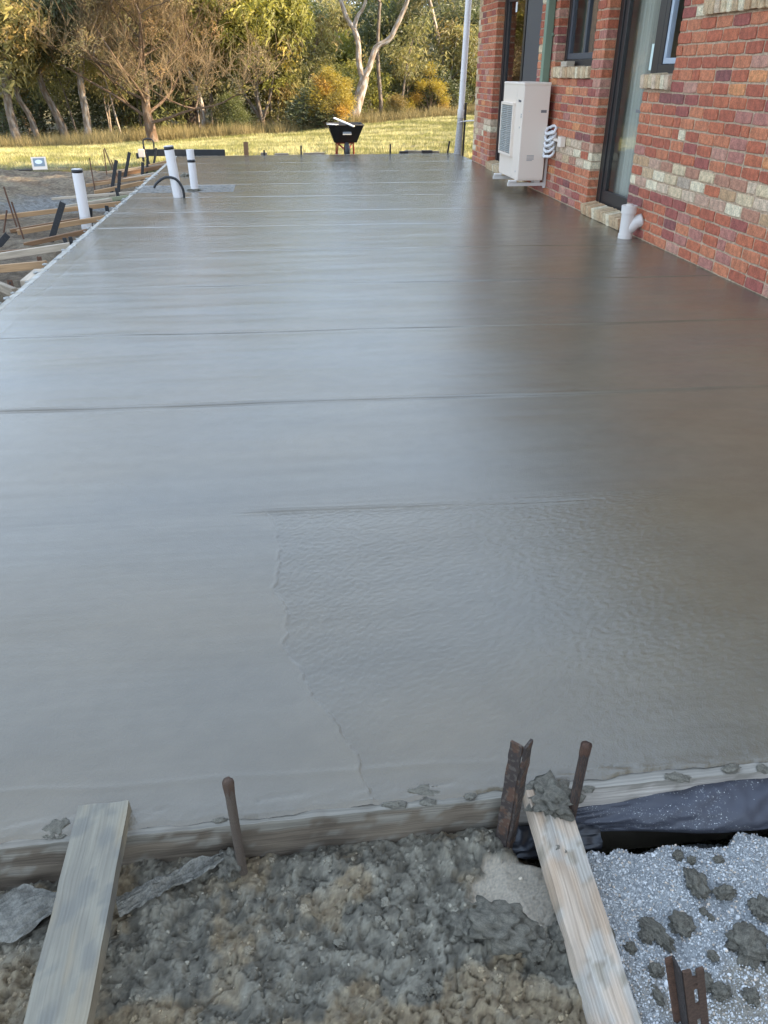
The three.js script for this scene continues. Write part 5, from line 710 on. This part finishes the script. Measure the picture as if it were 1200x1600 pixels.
midBushes.forEach(([x, z, s, p], i) => bush('understorey_bush', { gum: 'mid green understorey bush at the wood edge', dark: 'dark green understorey bush at the wood edge', olive: 'olive understorey bush at the wood edge', lime: 'yellow green understorey bush at the wood edge' }[p], x, z, [[-0.6 * s, 0.5, 0, 0.7 * s], [0.4 * s, 0.6, 0.2, 0.75 * s], [0, 1.2 * s, -0.1, 0.75 * s], [0.7 * s, 1.1 * s, 0, 0.6 * s], [-0.5 * s, 1.5 * s, 0, 0.55 * s]], 50, i % 2 ? bushSpray : gumSpray, greens[p], 300 + i, 'bush', 'understorey bushes at the wood edge, ' + p));

// the wood: gums and saplings, several of each build
const woodLabel = { gum: 'grey green gum tree standing in the wood', lime: 'sunlit yellow green gum in the wood', olive: 'olive leaved gum tree in the wood', dark: 'dark dense gum tree in the wood', dry: 'straw coloured half bare tree in the wood' };
const kinds = [];
for (const [k, pal] of Object.entries(greens)) for (let v = 0; v < 2; v++) kinds.push([k, makeTree('wood_tree', woodLabel[k], 'wood trees, ' + k, 500 + kinds.length * 7, { h: v ? 3.7 : 4.4, trunk: 0.085 + 0.02 * v, first: v ? 0.9 : 1.5, depth: 2, stems: v ? 2 : 1, barkM: v ? B.pale : B.grey, pal, geo: k === 'dry' ? fineSpray : gumSpray, per: k === 'dry' ? 24 : 25, R: 0.9, low: v ? 5 : 2 })]);
const rt = rngOf(606); let tk = 0;
const plots = [];
for (let row = 0; row < 3; row++) for (let x = -24 - row * 4; x < [9, 4, -3][row]; x += 2.9 + row * 0.6 + Math.max(0, x) * 0.12) plots.push([x + (rt() - 0.5) * 1.9, (x < -5 ? -33 : x < 1 ? -36.5 : -40) - row * 4.6 + (rt() - 0.5) * 2.6 + (x < -12 ? (-12 - x) * 0.55 : 0), 0.85 + 0.4 * rt() + row * 0.06, rt() * 6.283]);
for (const [x, z, s, a] of plots) {
  const u = rt(); let k = u < 0.3 ? 'gum' : u < 0.5 ? 'lime' : u < 0.72 ? 'olive' : u < 0.88 ? 'dark' : 'dry'; if (x > -12 && x < -3 && rt() < 0.45) k = rt() < 0.5 ? 'dry' : 'olive'; if (x > 4 && rt() < 0.35) k = 'dark';
  const pair = kinds.filter((q) => q[0] === k), src = pair[tk++ % 2]; const t = src.used ? cloneTree(src[1]) : src[1]; src.used = true; putTree(t, x, z, s, a);
}
for (const q of kinds) if (!q.used) scene.remove(q[1]);
for (const [x, z, s, a, l] of [[14.2, -8.2, 3.0, 0.4, 'tall dense unseen gum added for shade behind the far half of the brick house'], [14.6, -4.4, 3.1, 1.9, 'tall dense unseen gum added for shade behind the brick house ridge'], [14.2, -0.5, 3.0, 3.1, 'broad unseen gum added to shade the slab and dirt past the brick house'], [14.8, 3.5, 3.1, 5.0, 'spreading unseen gum added for shade at the rear corner of the brick house']]) { const c = cloneTree(kinds.find((q) => q[0] === 'dark')[1], l); delete c.userData.group; putTree(c, x, z, s, a); }  // unseen gums added behind the house to throw shade on slab and dirt
// the hillside beyond, too far to tell the trees apart
{
  const cl = [], r = rngOf(717); for (let i = 0; i < 520; i++) { const z = -50 - 95 * Math.pow(r(), 1.3), x = (r() - 0.5) * (60 - z * 0.9) + 4, h = 0.8 + 4.4 * r(); cl.push([x, terrain(x, z) + h, z, 1.3 + 1.1 * r()]); }
  const im = crown(scene, cl, 26, gumSpray[1], [0.055, 0.065, 0.03], [0.15, 0.14, 0.06], 719, 0.9, 2.4, 'distant_wood'); im.userData.kind = 'stuff'; tag(im, 'far wooded hillside of mixed green and brown trees', 'wood');
}
// lawn and long dry grass
function tuftGeo(seed, n, h, w, lean) { const r = rngOf(seed), pos = []; for (let i = 0; i < n; i++) { const a = r() * 6.283, x = (r() - 0.5) * 0.14, z = (r() - 0.5) * 0.14, hh = h * (0.5 + 0.7 * r()), lx = (r() - 0.5) * lean * hh, lz = (r() - 0.5) * lean * hh, c = Math.cos(a) * w, s = Math.sin(a) * w; pos.push(x - c, -0.02, z - s, x + c, -0.02, z + s, x + lx, hh, z + lz); } const g = new THREE.BufferGeometry(); g.setAttribute('position', new THREE.Float32BufferAttribute(pos, 3)); g.computeVertexNormals(); return g; }
function scatter(name, label, geo, mat, pts, cols, sMin, sMax, seed) {
  const r = rngOf(seed), im = new THREE.InstancedMesh(geo, mat, pts.length), m = new THREE.Matrix4(), q = new THREE.Quaternion(), e = new THREE.Euler(), c = new THREE.Color();
  pts.forEach(([x, y, z], i) => { const s = lerp(sMin, sMax, r()); m.compose(V(x, y, z), q.setFromEuler(e.set((r() - 0.5) * 0.3, r() * 6.283, (r() - 0.5) * 0.3)), V(s, s, s)); im.setMatrixAt(i, m); c.setRGB(...cols(x, z, r)); im.setColorAt(i, c); });
  im.name = name; im.castShadow = im.receiveShadow = true; im.userData.kind = 'stuff'; tag(im, label, 'grass'); scene.add(im); return im;
}
const bladeMat = std({ color: lin(1, 1, 1), roughness: 0.9, side: THREE.DoubleSide });
{
  const r = rngOf(808), pts = []; while (pts.length < 95000) { const z = -15.6 - 20 * Math.pow(r(), 0.9), x = lerp(z * 0.40 - 2, -z * 0.33 + 3, r()); if (z > -15.9 && x > -2.1 && x < 3.8) continue; if (x > 6.3 && z > -19.2) continue; const d = fbm(x * 0.28 + 40, z * 0.6, 3, n2c); if (d > 0.42 && r() < 0.8) continue; if (z > -15.9 && x < -1.9) { if (r() < 0.7) continue; } pts.push([x, terrain(x, z), z]); }
  scatter('lawn_grass', 'short yellow green grass on the sunlit lawn', tuftGeo(1, 9, 0.055, 0.0035, 1.2), bladeMat, pts, (x, z, q) => { const c = grassCol(x, z), k = 0.75 + 0.6 * q(); return [c[0] * k * 1.28, c[1] * k * 1.36, c[2] * k * 1.15]; }, 0.7, 1.5, 809);
  const dry = []; while (dry.length < 16000) { const x = lerp(-15, 12, r()), edge = x < -5 ? -28.6 + 0.15 * (x + 9) : x < 1 ? lerp(-30, -32, (x + 5) / 6) : lerp(-32, -36, Math.min(1, (x - 1) / 6)), z = edge + 0.8 - 4.5 * Math.pow(r(), 1.2); if (n2(x * 0.7, z * 0.7) < -0.25 && r() < 0.8) continue; dry.push([x, terrain(x, z), z]); }
  scatter('long_dry_grass', 'long straw coloured grass along the wood edge', tuftGeo(2, 12, 0.34, 0.005, 0.8), bladeMat, dry, (x, z, q) => mix3([0.17, 0.14, 0.05], [0.36, 0.28, 0.13], q()), 0.6, 1.4, 811);
}
renderer.render(scene, camera);
